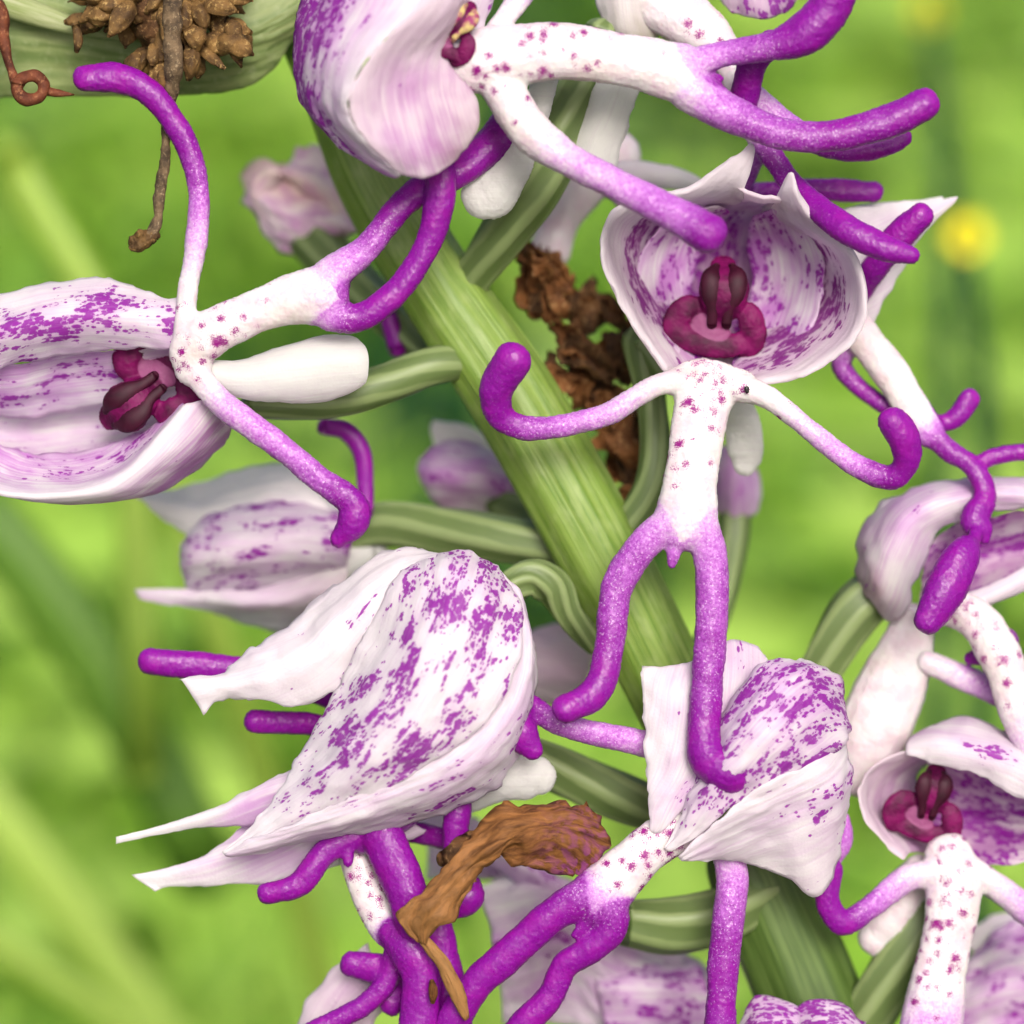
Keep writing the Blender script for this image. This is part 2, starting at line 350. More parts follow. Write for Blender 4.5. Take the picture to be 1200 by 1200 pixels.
def mat_dry(name, a, b, c2, sc=1.0):
    k = NT(name); n = k.noise(k.obj(), 700 * sc, 4, .65); f = k.noise(k.obj(), 2600 * sc, 3, .7)
    c = k.mix(k.ss(n, .32, .68), a, b); c = k.mix(k.ss(f, .52, .75), c, c2); rnd = k.n('ShaderNodeObjectInfo').outputs['Random']; c = k.mix(k.math('MULTIPLY', rnd, .4), c, k.mix(.5, a, tuple(x * .35 for x in a)))
    k.done(c, .7, k.bump(f, 9e-5, .9, k.bump(n, 1.6e-4, .6)), .2)
mat_dry('dry_brown', (.08, .03, .01), (.26, .105, .034), (.45, .26, .11))
mat_dry('dry_dark', (.03, .015, .008), (.16, .075, .028), (.36, .21, .09))
mat_dry('dry_seed', (.05, .026, .01), (.20, .11, .035), (.42, .27, .10), 1.2)
mat_dry('dry_stalk', (.045, .03, .018), (.15, .10, .055), (.30, .22, .13), 2)
mat_dry('dry_red', (.05, .012, .006), (.17, .05, .022), (.3, .13, .06))
k = NT('petal_brown'); st = k.attr('st', 'Vector'); n = k.noise(k.vec(st, (2.6, 11, 1)), 1, 5, .65, 1.2); f = k.noise(k.vec(st, (9, 12, 1)), 1, 3)
c = k.mix(k.ss(n, .3, .7), (.065, .02, .006), (.27, .11, .032)); c = k.mix(k.math('MULTIPLY', k.ss(f, .42, .6), k.attr('tint')), c, (.26, .05, .22)); c = k.mix(k.math('MULTIPLY', k.attr('green'), .7), c, (.40, .22, .08))
k.done(c, .62, k.bump(f, 1.2e-4, .8, k.bump(n, 1.6e-4, .8)), .2, trans=.12)
k = NT('petal_wilted'); st = k.attr('st', 'Vector'); n = k.noise(k.vec(st, (3, 6, 1)), 1, 3, .6)
c = k.mix(k.ss(n, .35, .65), (.60, .33, .55), (.84, .70, .74)); c = k.mix(k.math('MULTIPLY', k.attr('green'), k.ss(n, .2, .6, .6, 1)), c, (.80, .58, .34)); k.done(c, .6, k.bump(n, 2e-4, .8), .2, trans=.2)
k = NT('leaf'); st = k.attr('st', 'Vector'); n = k.noise(k.vec(st, (1.5, 9, 1)), 1, 3, .55); f = k.noise(k.obj(), 1800, 3, .7)
c = k.mix(k.ss(n, .3, .7), (.16, .23, .07), (.28, .34, .13)); c = k.mix(k.ss(f, .5, .8, 0, .5), c, (.42, .46, .26)); c = k.mix(k.ss(k.attr('tint'), .35, .8), c, (.72, .74, .42))
k.done(c, .5, k.bump(f, 5e-5, .5), .35, trans=.25)
for nm, a, b in (('grass', (.008, .065, .020), (.29, .54, .05)), ('grass_pale', (.16, .34, .05), (.46, .62, .09))):
    k = NT(nm); t = k.attr('tint'); n = k.noise(k.obj(), 60, 3); c = k.mix(k.math('ADD', t, k.math('MULTIPLY_ADD', n, .5, -.25), clamp=True), a, b); c = k.mix(k.ss(t, .82, 1.0, 0, .6), c, (.56, .76, .16)); k.done(c, .4, None, .35, trans=.42, tcol=k.mix(.25, c, (.40, .66, .03)))
k = NT('soil'); n = k.noise(k.obj(), 9, 5, .6); k.done(k.mix(k.ss(n, .35, .65), (.012, .035, .008), (.04, .09, .012)), .9, k.bump(n, .01, .6), .1)
k = NT('yellow_petal'); k.done((.9, .80, .02), .3, None, .5, trans=.3)
k = NT('mite'); k.done((.008, .006, .006), .3, None, .5)


# ================================================================== the setting
def ground():
    n = 60; xs = np.linspace(-1, 1, n); xs = np.sign(xs) * (np.abs(xs) ** 2.6) * 40
    X, Y = np.meshgrid(xs, xs + 0.6, indexing='ij'); Z = .006 * fnoise(np.stack([X.ravel() * 6, Y.ravel() * 6, 0 * X.ravel()], 1), 2)
    i = np.arange(n * n).reshape(n, n)
    F = np.stack([i[:-1, :-1].ravel(), i[1:, :-1].ravel(), i[1:, 1:].ravel(), i[:-1, 1:].ravel()], 1)
    o = link('meadow_ground', mesh('meadow_ground', np.stack([X.ravel(), Y.ravel(), Z], 1), F), M['soil']); o['kind'] = 'structure'
ground()
def grass():
    R = np.random.default_rng(21); K = 700                  # tussocks: each has its own green, its own height and a gap round it
    ky = .10 + 1.9 * R.random(K) ** 1.4; kx = R.uniform(-1, 1, K) * (.08 + .24 * (ky + .2)) * 1.25
    kt = np.clip(.34 + .95 * fnoise(np.stack([kx * 9, ky * 5, 0 * kx + .3], 1), 11, 2) + R.normal(0, .46, K) + np.where(kx > 0, kx * 1.3, kx * .7), 0, 1); kr = R.uniform(.012, .032, K); kt = .5 + .5 * np.sign(kt - .5) * np.abs(2 * kt - 1) ** .6
    n = 42000; ki = R.integers(0, K, n); t0 = kt[ki]
    x = kx[ki] + R.normal(0, 1, n) * kr[ki]; y = ky[ki] + R.normal(0, 1, n) * kr[ki]
    h = R.uniform(.02, .075, n) * (.4 + .85 * t0); a = R.uniform(0, 6.283, n); lean = R.uniform(.1, .75, n) * h; wd = R.uniform(.0014, .0042, n)
    b = R.uniform(0, 6.283, n); px, py = np.cos(b) * wd, np.sin(b) * wd; t = np.clip(t0 + R.uniform(-.15, .15, n), 0, 1); V = []
    for u, ww in ((0, .8), (.45, 1), (.8, .65), (1, .05)):
        cx, cy, cz = x + np.cos(a) * lean * u * u, y + np.sin(a) * lean * u * u, h * (u - .18 * u * u)
        V += [np.stack([cx - px * ww, cy - py * ww, cz], 1), np.stack([cx + px * ww, cy + py * ww, cz], 1)]
    V = np.stack(V, 1).reshape(-1, 3); T = np.repeat(t, 8); o8 = np.arange(n)[:, None] * 8
    F = [q for k in (0, 2, 4) for q in (o8 + np.array([k, k + 1, k + 3, k + 2])).tolist()]
    m = 11000                                               # clover-like broad leaves low in the sward
    ki = R.integers(0, K, m); x = kx[ki] + R.normal(0, 1.3, m) * kr[ki]; y = ky[ki] + R.normal(0, 1.3, m) * kr[ki]; z = R.uniform(.02, .07, m) * (.35 + .8 * kt[ki]); r = R.uniform(.004, .013, m); a = R.uniform(0, 6.283, m); tl = R.uniform(-.5, .5, m)
    t = np.clip(kt[ki] + R.uniform(-.12, .12, m), 0, 1); q6 = np.arange(6) * 1.0472; an = a[:, None] + q6; rr = r[:, None] * np.array([1.5, 1, 1, 1.5, 1, 1])
    V2 = np.stack([x[:, None] + np.cos(an) * rr, y[:, None] + np.sin(an) * rr, z[:, None] + tl[:, None] * np.sin(q6) * rr], 2).reshape(-1, 3)
    F += (np.arange(m)[:, None] * 6 + np.arange(6) + len(V)).tolist()
    o = link('meadow_grass', mesh('meadow_grass', np.concatenate([V, V2]), F, dict(tint=np.concatenate([T, np.repeat(t, 6)]))), M['grass'])
    o['kind'] = 'stuff'; o['label'] = 'blurred lime green meadow grass behind the orchid'; o['category'] = 'grass'
grass()

def grass_stem(label, pts, mat='grass_pale', tint=.8, r=16):
    """a loose grass stalk of the meadow running down to the turf"""
    Q = strand_samples([(*p, r) for p in pts], 60); V, F, ids, st = tube_verts(Q, .6, 8)
    o = link('grass_stem', mesh('grass_stem', W(V), F, dict(tint=np.full(len(V), tint))), M[mat]); tag(o, label, 'grass stem', 'loose grass stalks of the meadow')
grass_stem('brightest yellow-green grass stalk slanting across the lower left corner', [(-200, 740, -2600), (0, 960, -2600), (160, 1170, -2600), (330, 1420, -2600)], tint=1, r=30)
grass_stem('thin lime grass stalk in the extreme lower left, under the brightest one', [(-160, 1010, -2300), (0, 1110, -2300), (150, 1210, -2300), (350, 1400, -2300)], tint=.75, r=18)
grass_stem('dull lime grass stalk crossing behind the blurred flower on the left', [(170, 480, -1900), (215, 620, -1900), (262, 760, -1900), (330, 980, -2000), (420, 1300, -2100)], tint=.8, r=20)
grass_stem('pale lime grass stalk left of the hanging dry stalk', [(10, 180, -1700), (55, 260, -1700), (105, 345, -1700), (150, 470, -1700), (170, 900, -1700)], tint=.7, r=22)
grass_stem('broad green grass blade behind the hood at the left edge', [(-60, 560, -1900), (60, 700, -1900), (160, 850, -1900), (240, 1020, -1900)], 'grass', .5, r=40)

def buttercup(label, at, r):
    t = thing('yellow_meadow_flower', label, 'flower', at, 'yellow flowers in the meadow'); c = np.array(at, float)
    for k in range(5):
        a = k * 1.2566 + .3; u = np.array([math.cos(a), math.sin(a), 0]); v = np.array([-math.sin(a), math.cos(a), 0])
        rows = [[c + u * r * q + v * r * ww * s + np.array([0, 0, r * .5 * q * q]) for s in (-1, 0, 1)] for q, ww in ((.1, .1), (.45, .38), (.8, .48), (1.0, .25))]
        sheet('petal', t, rows, 'yellow_petal', thick=6, wr=1, ruf=1)
    tube('stalk', t, [(*c, 10), (c[0] + 20, c[1] + 250, c[2] - 40, 12), (c[0] + 10, c[1] + 900, c[2] - 60, 14)], 'grass', nseg=8, step=40)
buttercup('yellow meadow flower blurred at the right edge beside the white sepal tip', (1134, 276, -2200), 26)
buttercup('yellow meadow flower blurred near the top right corner', (1088, 12, -3600), 17)

# ================================================================== the orchid
# ---- stem
t = thing('orchid_plant', 'thick ribbed green orchid stem leaning from top left to lower right', 'plant', (960, 1300, -140))
tube('stalk', t, [(295, -120, -190, 34), (345, 0, -180, 36), (395, 110, -170, 40), (440, 215, -160, 46), (512, 335, -140, 48), (590, 450, -125, 52), (655, 560, -120, 53), (712, 665, -120, 52), (775, 790, -130, 50), (850, 940, -150, 50), (915, 1090, -165, 52), (965, 1230, -170, 54), (1010, 1420, -150, 70),
     (1060, 1700, -200, 72), (1100, 2200, -260, 74), (1130, 3000, -330, 76), (1150, 4200, -420, 78), (1160, 5600, -520, 80)], 'stem', ribs=9, ribamp=.022, nseg=72, step=8)
tube('stem_shade_sleeve', t, [(866, 975, -154, 40), (880, 1010, -156, 56), (912, 1085, -163, 60), (945, 1165, -168, 62), (985, 1290, -168, 66), (1030, 1460, -175, 78)], 'shaded_stem', ribs=7, ribamp=.03, nseg=44, label='dark green sleeve standing in for shade low on the stem')  # added sleeve round the stem, its dark green painting the shade there

def column(parent, cx, cy, z, sc, rot, pollen='pollen', mirror=1, label=None):
    ca, sa = math.cos(rot), math.sin(rot)
    def T(x, y, dz, r, p=1, d=0):
        x, y = x * sc * mirror, y * sc; return (cx + x * ca - y * sa, cy + x * sa + y * ca, z + dz * sc, r * sc, p, d)
    st = [(.42, [T(10, -44, 0, 18), T(11, -24, 12, 32), T(8, 2, 12, 27), T(4, 20, 4, 18), T(3, 34, 2, 12)]),
          (.3, [T(-16, 4, 4, 12), T(-36, 8, 8, 19), T(-50, 26, 8, 17), T(-42, 42, 6, 20)]), (.3, [T(28, 6, 6, 10), T(42, 18, 10, 18), T(47, 42, 8, 18), T(38, 60, 2, 15)]),
          (.3, [T(-44, 42, 6, 14), T(-18, 52, 8, 14), T(10, 56, 8, 14), T(38, 48, 6, 14)]),
          (.25, [T(-16, 26, 4, 20, .1), T(0, 38, 6, 22, 0), T(6, 44, 4, 16, .1)])]
    o = fused('column', parent, st, 'column', voxel=2.0 * sc, smooth=5, label=label, wob=1.1)
    for sx in (-1, 1):
        tube('pollen_sac', o, [T(11 + sx * 9, -44, 8, 5), T(11 + sx * 15, -30, 19, 13), T(10 + sx * 15, -10, 21, 12), T(7 + sx * 10, 8, 18, 7), T(5 + sx * 9, 28, 12, 6)], pollen, nseg=14, step=3, flat=.5)
    return o

# ---- flower 1: the open-faced one right of centre
t = thing('orchid_flower', 'fully open spotted flower facing the viewer, its lip hanging like a figure at centre right', 'flower', (800, 420, -160), 'flowers of the orchid')
sheet('sepal', t, [[(782, 436, -8), (790, 438, -22), (803, 438, -34), (818, 438, -44)], [(741, 380, 4), (752, 378, -28), (774, 380, -66), (805, 385, -100)], [(708, 312, 22), (722, 310, -30), (750, 312, -90), (805, 322, -138)], [(709, 265, 28), (726, 264, -20), (760, 266, -80), (812, 272, -130)],
     [(733, 238, 26), (760, 240, -4), (795, 240, -50), (842, 246, -104)], [(800, 222, 20), (820, 224, 6), (842, 226, -12), (868, 236, -46)], [(836, 200, 24), (850, 204, 22), (862, 212, 16), (872, 228, 2)], [(862, 180, 30), (869, 186, 30), (874, 194, 26), (878, 206, 18)], [(879, 168, 32), (882, 169, 32), (884, 172, 31), (885, 178, 28)]],
     'petal_lines', thick=15, wr=2.5, ruf=3, dens=[0, .3, .85, .75, .5], drow=[.5, 1, 1, 1, .9, .2, 0, 0, 0], tint=[0, .5, 1, 1.3], trow=[.8, .8, .8, .8, .6, .1, 0, 0, 0])
sheet('sepal', t, [[(885, 450, -4), (876, 446, -18), (864, 442, -32), (850, 438, -44)], [(946, 438, 6), (934, 426, -20), (912, 412, -58), (880, 400, -96)], [(1000, 402, 18), (986, 386, -18), (955, 366, -78), (905, 352, -130)], [(1016, 352, 24), (1000, 340, -16), (968, 322, -78), (912, 302, -130)],
     [(1002, 300, 26), (986, 294, -8), (956, 282, -62), (904, 266, -112)], [(962, 262, 24), (948, 258, 6), (926, 254, -26), (892, 244, -70)], [(938, 228, 36), (932, 228, 34), (922, 230, 22), (908, 234, -6)], [(930, 203, 44), (928, 202, 44), (926, 202, 44), (924, 203, 43)]],
     'petal_lines', thick=15, wr=2.5, ruf=3, dens=[0, .3, .85, .78, .5], drow=[.7, 1, 1, 1, .9, .3, 0, 0], tint=[0, .5, 1, 1.3], trow=[.8, .8, .8, .8, .6, .1, 0, 0])
sheet('sepal', t, [[(812, 436, -60), (840, 432, -80), (868, 438, -60)], [(775, 350, -130), (842, 350, -165), (925, 350, -130)], [(785, 275, -125), (848, 262, -150), (918, 270, -120)], [(830, 236, -50), (880, 236, -60), (920, 244, -50)], [(856, 222, 0), (892, 234, 0), (924, 236, 4)], [(858, 218, 16), (892, 230, 18), (924, 232, 16)]],
     'petal_mauve', thick=8, wr=4, dens=.6, drow=[1, 1, 1, .6, 0, 0], tint=1.2, trow=[1, 1, 1, .5, 0, 0])
sheet('petal', t, [[(806, 436, -40), (818, 436, -48), (828, 436, -52)], [(758, 362, -64), (785, 362, -92), (812, 362, -108)], [(748, 305, -70), (782, 300, -100), (818, 305, -118)], [(778, 262, -56), (808, 262, -88), (838, 270, -110)], [(834, 240, -34), (846, 244, -50), (858, 250, -66)]], 'petal', thick=6, wr=3, dens=[.5, .64, .7], tint=[.6, 1.2, 1.4], seed=61)
sheet('petal', t, [[(884, 440, -36), (870, 438, -46), (856, 436, -52)], [(946, 392, -52), (905, 390, -88), (868, 385, -108)], [(968, 325, -56), (925, 328, -96), (880, 330, -118)], [(950, 275, -46), (915, 276, -84), (876, 280, -108)], [(915, 240, -14), (900, 246, -36), (884, 252, -62)]], 'petal', thick=6, wr=3, dens=[.5, .64, .68], tint=[.6, 1.2, 1.4], seed=66)
column(t, 838, 354, -62, .96, 0.0)
fused('lip', t, [(.5, [(786, 448, 0, 17, 0, .6), (826, 438, -2, 20, 0, 1), (872, 450, 0, 18, 0, .6)]), (.55, [(828, 452, -4, 40, 0, .95), (822, 480, 8, 36, 0, .85), (815, 520, 18, 34, 0, .5), (808, 572, 24, 35, 0, .15), (803, 612, 25, 40, .18, 0)]),
     [(805, 448, 2, 17, 0, .4), (768, 452, 10, 15, .1), (715, 484, 15, 15.5, .4), (655, 500, 15, 16, .55), (610, 501, 15, 17, .75), (586, 486, 18, 19, 1), (582, 455, 30, 22, 1), (601, 422, 45, 23, 1)],
     [(860, 452, 2, 18, 0, .35), (900, 466, 8, 15, .1, .25), (950, 505, 10, 15, .32), (1000, 543, 10, 17, .5), (1042, 560, 12, 18, .85), (1062, 543, 22, 18, 1), (1060, 515, 32, 21, 1), (1046, 494, 38, 19, 1)],
     [(785, 612, 25, 22, .3), (752, 642, 25, 22, .6), (724, 688, 25, 22, .68), (716, 745, 30, 22, .72), (706, 795, 36, 22, .95), (688, 820, 43, 21, 1), (662, 831, 52, 19, 1)],
     [(818, 612, 25, 24, .3), (834, 658, 25, 22, .58), (834, 720, 28, 23, .66), (829, 800, 32, 23, .75), (825, 862, 40, 24, .92), (832, 890, 46, 27, 1), (857, 904, 50, 29, 1), (872, 902, 52, 22, 1)],
     [(790, 636, 27, 12, .45), (789, 652, 28, 9, .6), (787, 662, 28, 6, .7)]], 'lip')
fused('spur', t, [(.7, [(852, 452, -70, 18), (868, 490, -95, 24), (874, 530, -105, 23), (872, 545, -105, 16)])], 'petal_spur', label='short white spur behind the lip')
tube('ovary', t, [(790, 440, -110, 26), (752, 400, -120, 26), (762, 460, -120, 20), (768, 530, -110, 20), (758, 580, -110, 22), (720, 640, -125, 24)], 'ovary', ribs=6, ribamp=.08, twist=.5, label='pale grey-green ovary showing left of the lip')
m = thing('tiny_mite', 'tiny black speck on the lip of the flower facing the viewer', 'insect', (875, 457, 16))
fused('body', m, [[(875, 455, 21, 3.2), (875.5, 459, 21, 2.6)]], 'mite', voxel=.6, smooth=2, wob=0)

# ---- flower 2: open sideways at the left edge
t = thing('orchid_flower', 'open spotted flower at the left edge with one purple arm raised over it', 'flower', (330, 475, -90), 'flowers of the orchid')
sheet('sepal', t, [[(210, 350, 6), (212, 372, 20), (210, 405, 12)], [(160, 337, -12), (152, 370, 28), (152, 410, 6)], [(110, 326, -14), (100, 370, 36), (100, 414, 0)], [(60, 329, -14), (50, 375, 36), (40, 422, 0)], [(0, 348, -14), (-10, 390, 28), (-10, 434, 0)], [(-70, 392, -10), (-75, 412, 10), (-75, 438, 0)], [(-120, 440, 0), (-120, 442, 0), (-120, 444, 0)]],
     dens=[.25, .7, .72, .4], drow=[.9, 1, 1, 1, 1, .5, 0], thick=8, wr=4, tint=[.1, .4, .5], seed=23)
sheet('petal', t, [[(212, 405, -10), (212, 430, -30), (218, 452, -30)], [(150, 413, -18), (150, 435, -40), (155, 470, -60)], [(90, 414, -22), (80, 440, -44), (85, 480, -80)], [(20, 424, -18), (15, 455, -40), (15, 490, -80)], [(-70, 440, -10), (-75, 460, -40), (-80, 490, -60)]], 'petal', dens=[.35, .7, .4], drow=[.8, 1, 1, .9, .5], tint=[.8, .9, .5], thick=6, wr=4)
sheet('petal', t, [[(214, 445, -40), (214, 470, -50), (220, 480, -20)], [(160, 458, -70), (150, 500, -100), (170, 520, -40)], [(90, 462, -90), (90, 505, -115), (100, 545, -50)], [(30, 470, -90), (30, 512, -110), (30, 555, -50)], [(-70, 480, -60), (-70, 510, -80), (-70, 540, -40)]], 'petal', dens=[.4, .45, .65], tint=[.4, .5, .9], thick=6, wr=4)
sheet('sepal', t, [[(214, 470, -24), (216, 476, -8), (222, 474, 10), (246, 468, 0), (268, 484, -40)], [(165, 506, -44), (176, 518, -12), (190, 512, 26), (228, 515, 8), (270, 500, -50)], [(110, 526, -54), (128, 550, -14), (151, 553, 34), (192, 553, 8), (250, 535, -60)], [(50, 532, -54), (66, 562, -12), (98, 577, 34), (142, 581, 6), (196, 572, -50)], [(0, 522, -44), (0, 556, -12), (0, 577, 30), (40, 586, 6), (90, 586, -30)], [(-80, 500, -30), (-80, 520, -10), (-80, 540, 10), (-80, 550, 0), (-70, 552, -20)]],
     dens=[.5, .7, 0, .3, .35], drow=[.5, 1, 1, .9, .6, .3], tint=[1, 1, 0, 1.1, 1.3], green=[0, 0, 0, .15, .6], grow=[1, .7, .3, .1, 0, 0], thick=8, wr=3)
column(t, 160, 458, -30, .98, math.radians(-122), mirror=-1)
fused('lip', t, [(.62, [(226, 432, 22, 24, 0, .8), (228, 405, 26, 29, 0, .95), (258, 384, 30, 30, 0, .7), (302, 364, 30, 29, 0, .3), (345, 350, 30, 32, 0, .08), (378, 346, 30, 38, .2)]),
     [(216, 388, 25, 15, 0, .3), (219, 348, 20, 14, .05), (229, 290, 15, 15, .35), (233, 225, 15, 16.5, .62), (216, 165, 15, 18, .9), (182, 115, 18, 19, 1), (142, 92, 20, 20, 1), (100, 92, 22, 18, 1)],
     [(230, 438, 25, 18, 0, .2), (262, 474, 30, 17, .35), (320, 517, 35, 18, .52), (378, 564, 38, 18, .65), (413, 590, 38, 20, .92), (412, 615, 35, 20, 1), (396, 633, 32, 11, 1)],
     [(385, 324, 30, 22, .3), (430, 291, 25, 18, .62), (462, 250, 20, 19, .9), (495, 222, 15, 20, 1), (540, 200, 10, 21, 1), (575, 170, 0, 22, 1), (600, 138, -8, 20, 1)],
     [(385, 368, 30, 20, .4), (420, 372, 30, 18, .88), (465, 342, 30, 19, 1), (500, 288, 30, 20, 1), (515, 235, 34, 21, 1), (516, 203, 36, 19, 1)],
     [(390, 345, 28, 13, .45), (403, 338, 28, 7, .75), (408, 335, 28, 4, .8)]], 'lip')
sheet('spur', t, [[(240, 425, 10), (244, 432, 18), (246, 442, 20), (250, 450, 10)], [(285, 422, 0), (285, 435, 16), (285, 450, 18), (285, 466, 4)], [(335, 406, -4), (335, 425, 16), (335, 448, 16), (335, 470, 0)], [(380, 394, -8), (382, 418, 14), (382, 445, 12), (380, 470, -4)], [(412, 394, -8), (416, 418, 10), (416, 440, 8), (412, 460, -4)], [(426, 404, -8), (430, 420, 2), (430, 436, 2), (424, 450, -6)]], 'petal_spur', thick=22, wr=2, ruf=1, tint=[.1, 0, .2], label='blunt white spur pointing right')
tube('ovary', t, [(290, 478, -60, 14), (380, 472, -75, 22), (450, 450, -85, 26), (510, 428, -95, 26), (560, 424, -125, 22), (600, 440, -170, 20)], 'ovary', ribs=6, ribamp=.06, twist=.7)

# ---- flower 3: cut by the top edge
t = thing('orchid_flower', 'flower cut off by the top edge, its hood rounded and its white lip reaching right', 'flower', (555, 300, -90), 'flowers of the orchid')
sheet('sepal', t, [[(385, -90, 40), (425, -90, 100), (500, -90, 120)], [(352, -10, 40), (412, -10, 120), (500, -10, 150)], [(342, 50, 40), (382, 52, 120), (448, 50, 160)], [(350, 110, 40), (376, 108, 110), (414, 100, 158)], [(378, 152, 60), (392, 148, 100), (410, 140, 148)], [(415, 182, 80), (425, 180, 105), (436, 172, 138)], [(462, 208, 100), (466, 208, 106), (470, 206, 112)]], dens=[1.05, .9, .55, 0], drow=[.9, 1, .95, 1, .9, .6, .2], tint=[1.1, .9, .1], thick=9, wr=5, ruf=3)
sheet('sepal', t, [[(505, -90, 122), (540, -90, 100), (575, -90, 70)], [(500, -10, 152), (530, 0, 130), (548, 0, 90)], [(448, 50, 162), (482, 62, 128), (522, 62, 92)], [(414, 100, 160), (470, 102, 126), (545, 98, 92)], [(410, 140, 150), (478, 142, 124), (562, 126, 92)], [(436, 172, 140), (488, 176, 122), (556, 162, 92)], [(470, 206, 114), (500, 208, 108), (532, 190, 92)]], 'petal_mauve', dens=[0, .2, .3, .1], tint=[0, .7, .8, .6], trow=[0, .2, .6, 1, 1.3, 1.3, 1], thick=8, wr=3, green=[0, 0, .4], grow=[0, 0, 0, .3, .6, 1, 1])
sheet('petal', t, [[(545, -90, 80), (565, -90, 74), (590, -90, 60)], [(540, -20, 96), (562, -20, 84), (585, -20, 66)], [(510, 40, 100), (545, 30, 84), (572, 20, 66)], [(505, 80, 92), (535, 75, 80), (560, 60, 66)]], 'petal', tint=.3, dens=[0, .3, .6])
column(t, 532, 28, 92, .6, math.radians(30), 'pollen_yellow', label='yellowish dotted column half hidden in the hood')
fused('lip', t, [(.65, [(530, 78, 66, 30, .02, .4), (560, 72, 72, 40, .02, .6), (610, 64, 74, 37, .02, .55), (670, 60, 70, 35, 0, .4), (740, 72, 65, 33, 0, .22), (798, 86, 60, 36, .12, 0)]),
     [(585, 96, 72, 28, 0, .35), (618, 150, 84, 26, .05, .05), (665, 186, 95, 24, .32), (738, 224, 110, 23, .48), (800, 257, 120, 25, .62), (830, 274, 125, 27, .88)],
     [(568, 55, 68, 17, 0, .4), (594, 18, 60, 14, .1), (622, -20, 50, 15, .4), (640, -60, 45, 15, .7)],
     [(800, 80, 60, 22, .3), (845, 64, 60, 18, .55), (900, 55, 66, 21, .75), (945, 38, 70, 30, 1), (974, 5, 75, 29, 1), (985, -45, 80, 28, 1)],
     [(808, 104, 60, 28, .28), (858, 134, 60, 25, .6), (920, 157, 60, 23, .7), (985, 158, 60, 22, .8), (1048, 139, 60, 22, .88), (1084, 122, 60, 21, 1)],
     [(820, 88, 56, 13, .4), (834, 91, 54, 9, .7), (844, 92, 52, 6, .85)]], 'lip')
fused('spur', t, [(.7, [(640, 90, 10, 16), (622, 150, 0, 18), (600, 195, -6, 26), (578, 224, -10, 33), (566, 230, -10, 30)])], 'petal_spur', label='round-ended white spur hanging below the lip')
tube('ovary', t, [(705, 40, -60, 24), (672, 120, -50, 34), (632, 205, -60, 38), (592, 270, -84, 32), (556, 322, -125, 27), (530, 372, -165, 24)], 'ovary', ribs=6, ribamp=.07, twist=.45, nseg=36)

# ---- flower 4: behind, at the top right
t = thing('orchid_flower', 'partly hidden flower at the top edge whose purple lobes cross above the open flower', 'flower', (800, -60, -120), 'flowers of the orchid')
sheet('sepal', t, [[(700, -80, -60), (735, -80, -40), (780, -80, -60)], [(696, -10, -60), (730, -10, -38), (775, 0, -60)], [(706, 28, -60), (735, 34, -42), (770, 40, -60)], [(730, 50, -64), (745, 52, -60), (765, 52, -64)]], 'petal', green=[.3, .55, .7], grow=[.2, .5, .9, 1], thick=6, dens=0, tint=.1)
sheet('sepal', t, [[(830, -80, -80), (885, -80, -60), (945, -70, -80)], [(840, -10, -80), (890, -5, -56), (940, -10, -80)], [(860, 14, -78), (895, 22, -64), (925, 14, -80)]], 'petal_mauve', dens=.75, tint=.5)
fused('lip', t, [(.7, [(770, 0, -60, 36, .02, .1), (812, 28, -52, 34, .03, .2), (848, 62, -44, 24, 0, .2), (866, 105, -34, 18, 0), (884, 150, -24, 17, .1), (893, 165, -20, 16, .4)]),
     [(874, 104, -30, 14, .25), (915, 140, -26, 16, .5), (955, 166, -22, 17, .7), (1000, 176, -22, 17, .9), (1035, 170, -22, 16, 1), (1060, 160, -22, 12, 1)],
     [(890, 160, -20, 15, .55), (912, 194, -22, 15, .85), (938, 226, -4, 18, .92), (985, 264, 44, 21, 1), (1035, 290, 58, 18, 1), (1070, 300, 60, 11, 1)],
     [(905, 50, 24, 18, 1), (884, 70, 18, 19, 1), (874, 110, 0, 18, 1), (868, 140, -16, 14, .9)],
     [(860, 225, -110, 12, .7), (900, 224, -105, 13, .8), (960, 222, -100, 14, .95), (1024, 225, -100, 14, 1)],
     [(893, 165, -24, 12, .5), (880, 195, -70, 12, .6), (868, 222, -105, 12, .7)]], 'lip')
sheet('spur', t, [[(700, 92, -30), (725, 92, -22), (752, 96, -32)], [(684, 130, -32), (710, 135, -20), (738, 140, -34)], [(668, 165, -36), (695, 172, -26), (727, 175, -38)], [(660, 196, -44), (690, 205, -38), (718, 205, -46)]], 'petal_spur', thick=14, wr=2, label='broad white spur under the upper lip')

# ---- flower 5: behind the open one, right
t = thing('orchid_flower', 'flower behind the open one, white sepals pointing right and thin purple legs below', 'flower', (980, 300, -160), 'flowers of the orchid')
sheet('sepal', t, [[(955, 262, -110), (975, 300, -100), (1000, 392, -110)], [(1000, 244, -100), (1015, 290, -84), (1024, 375, -105)], [(1050, 238, -92), (1052, 270, -80), (1052, 325, -100)], [(1092, 236, -90), (1088, 252, -86), (1080, 280, -95)], [(1122, 230, -90), (1122, 232, -90), (1120, 236, -90)]], 'petal', tint=[0, .4, .25], thick=7, dens=.05)
sheet('sepal', t, [[(955, 262, -130), (970, 255, -128), (985, 262, -126)], [(1010, 240, -124), (1014, 246, -118), (1020, 254, -120)], [(1060, 236, -120), (1062, 241, -116), (1064, 247, -118)], [(1104, 230, -116), (1106, 233, -114), (1106, 237, -114)]], 'petal', tint=.1, thick=8)
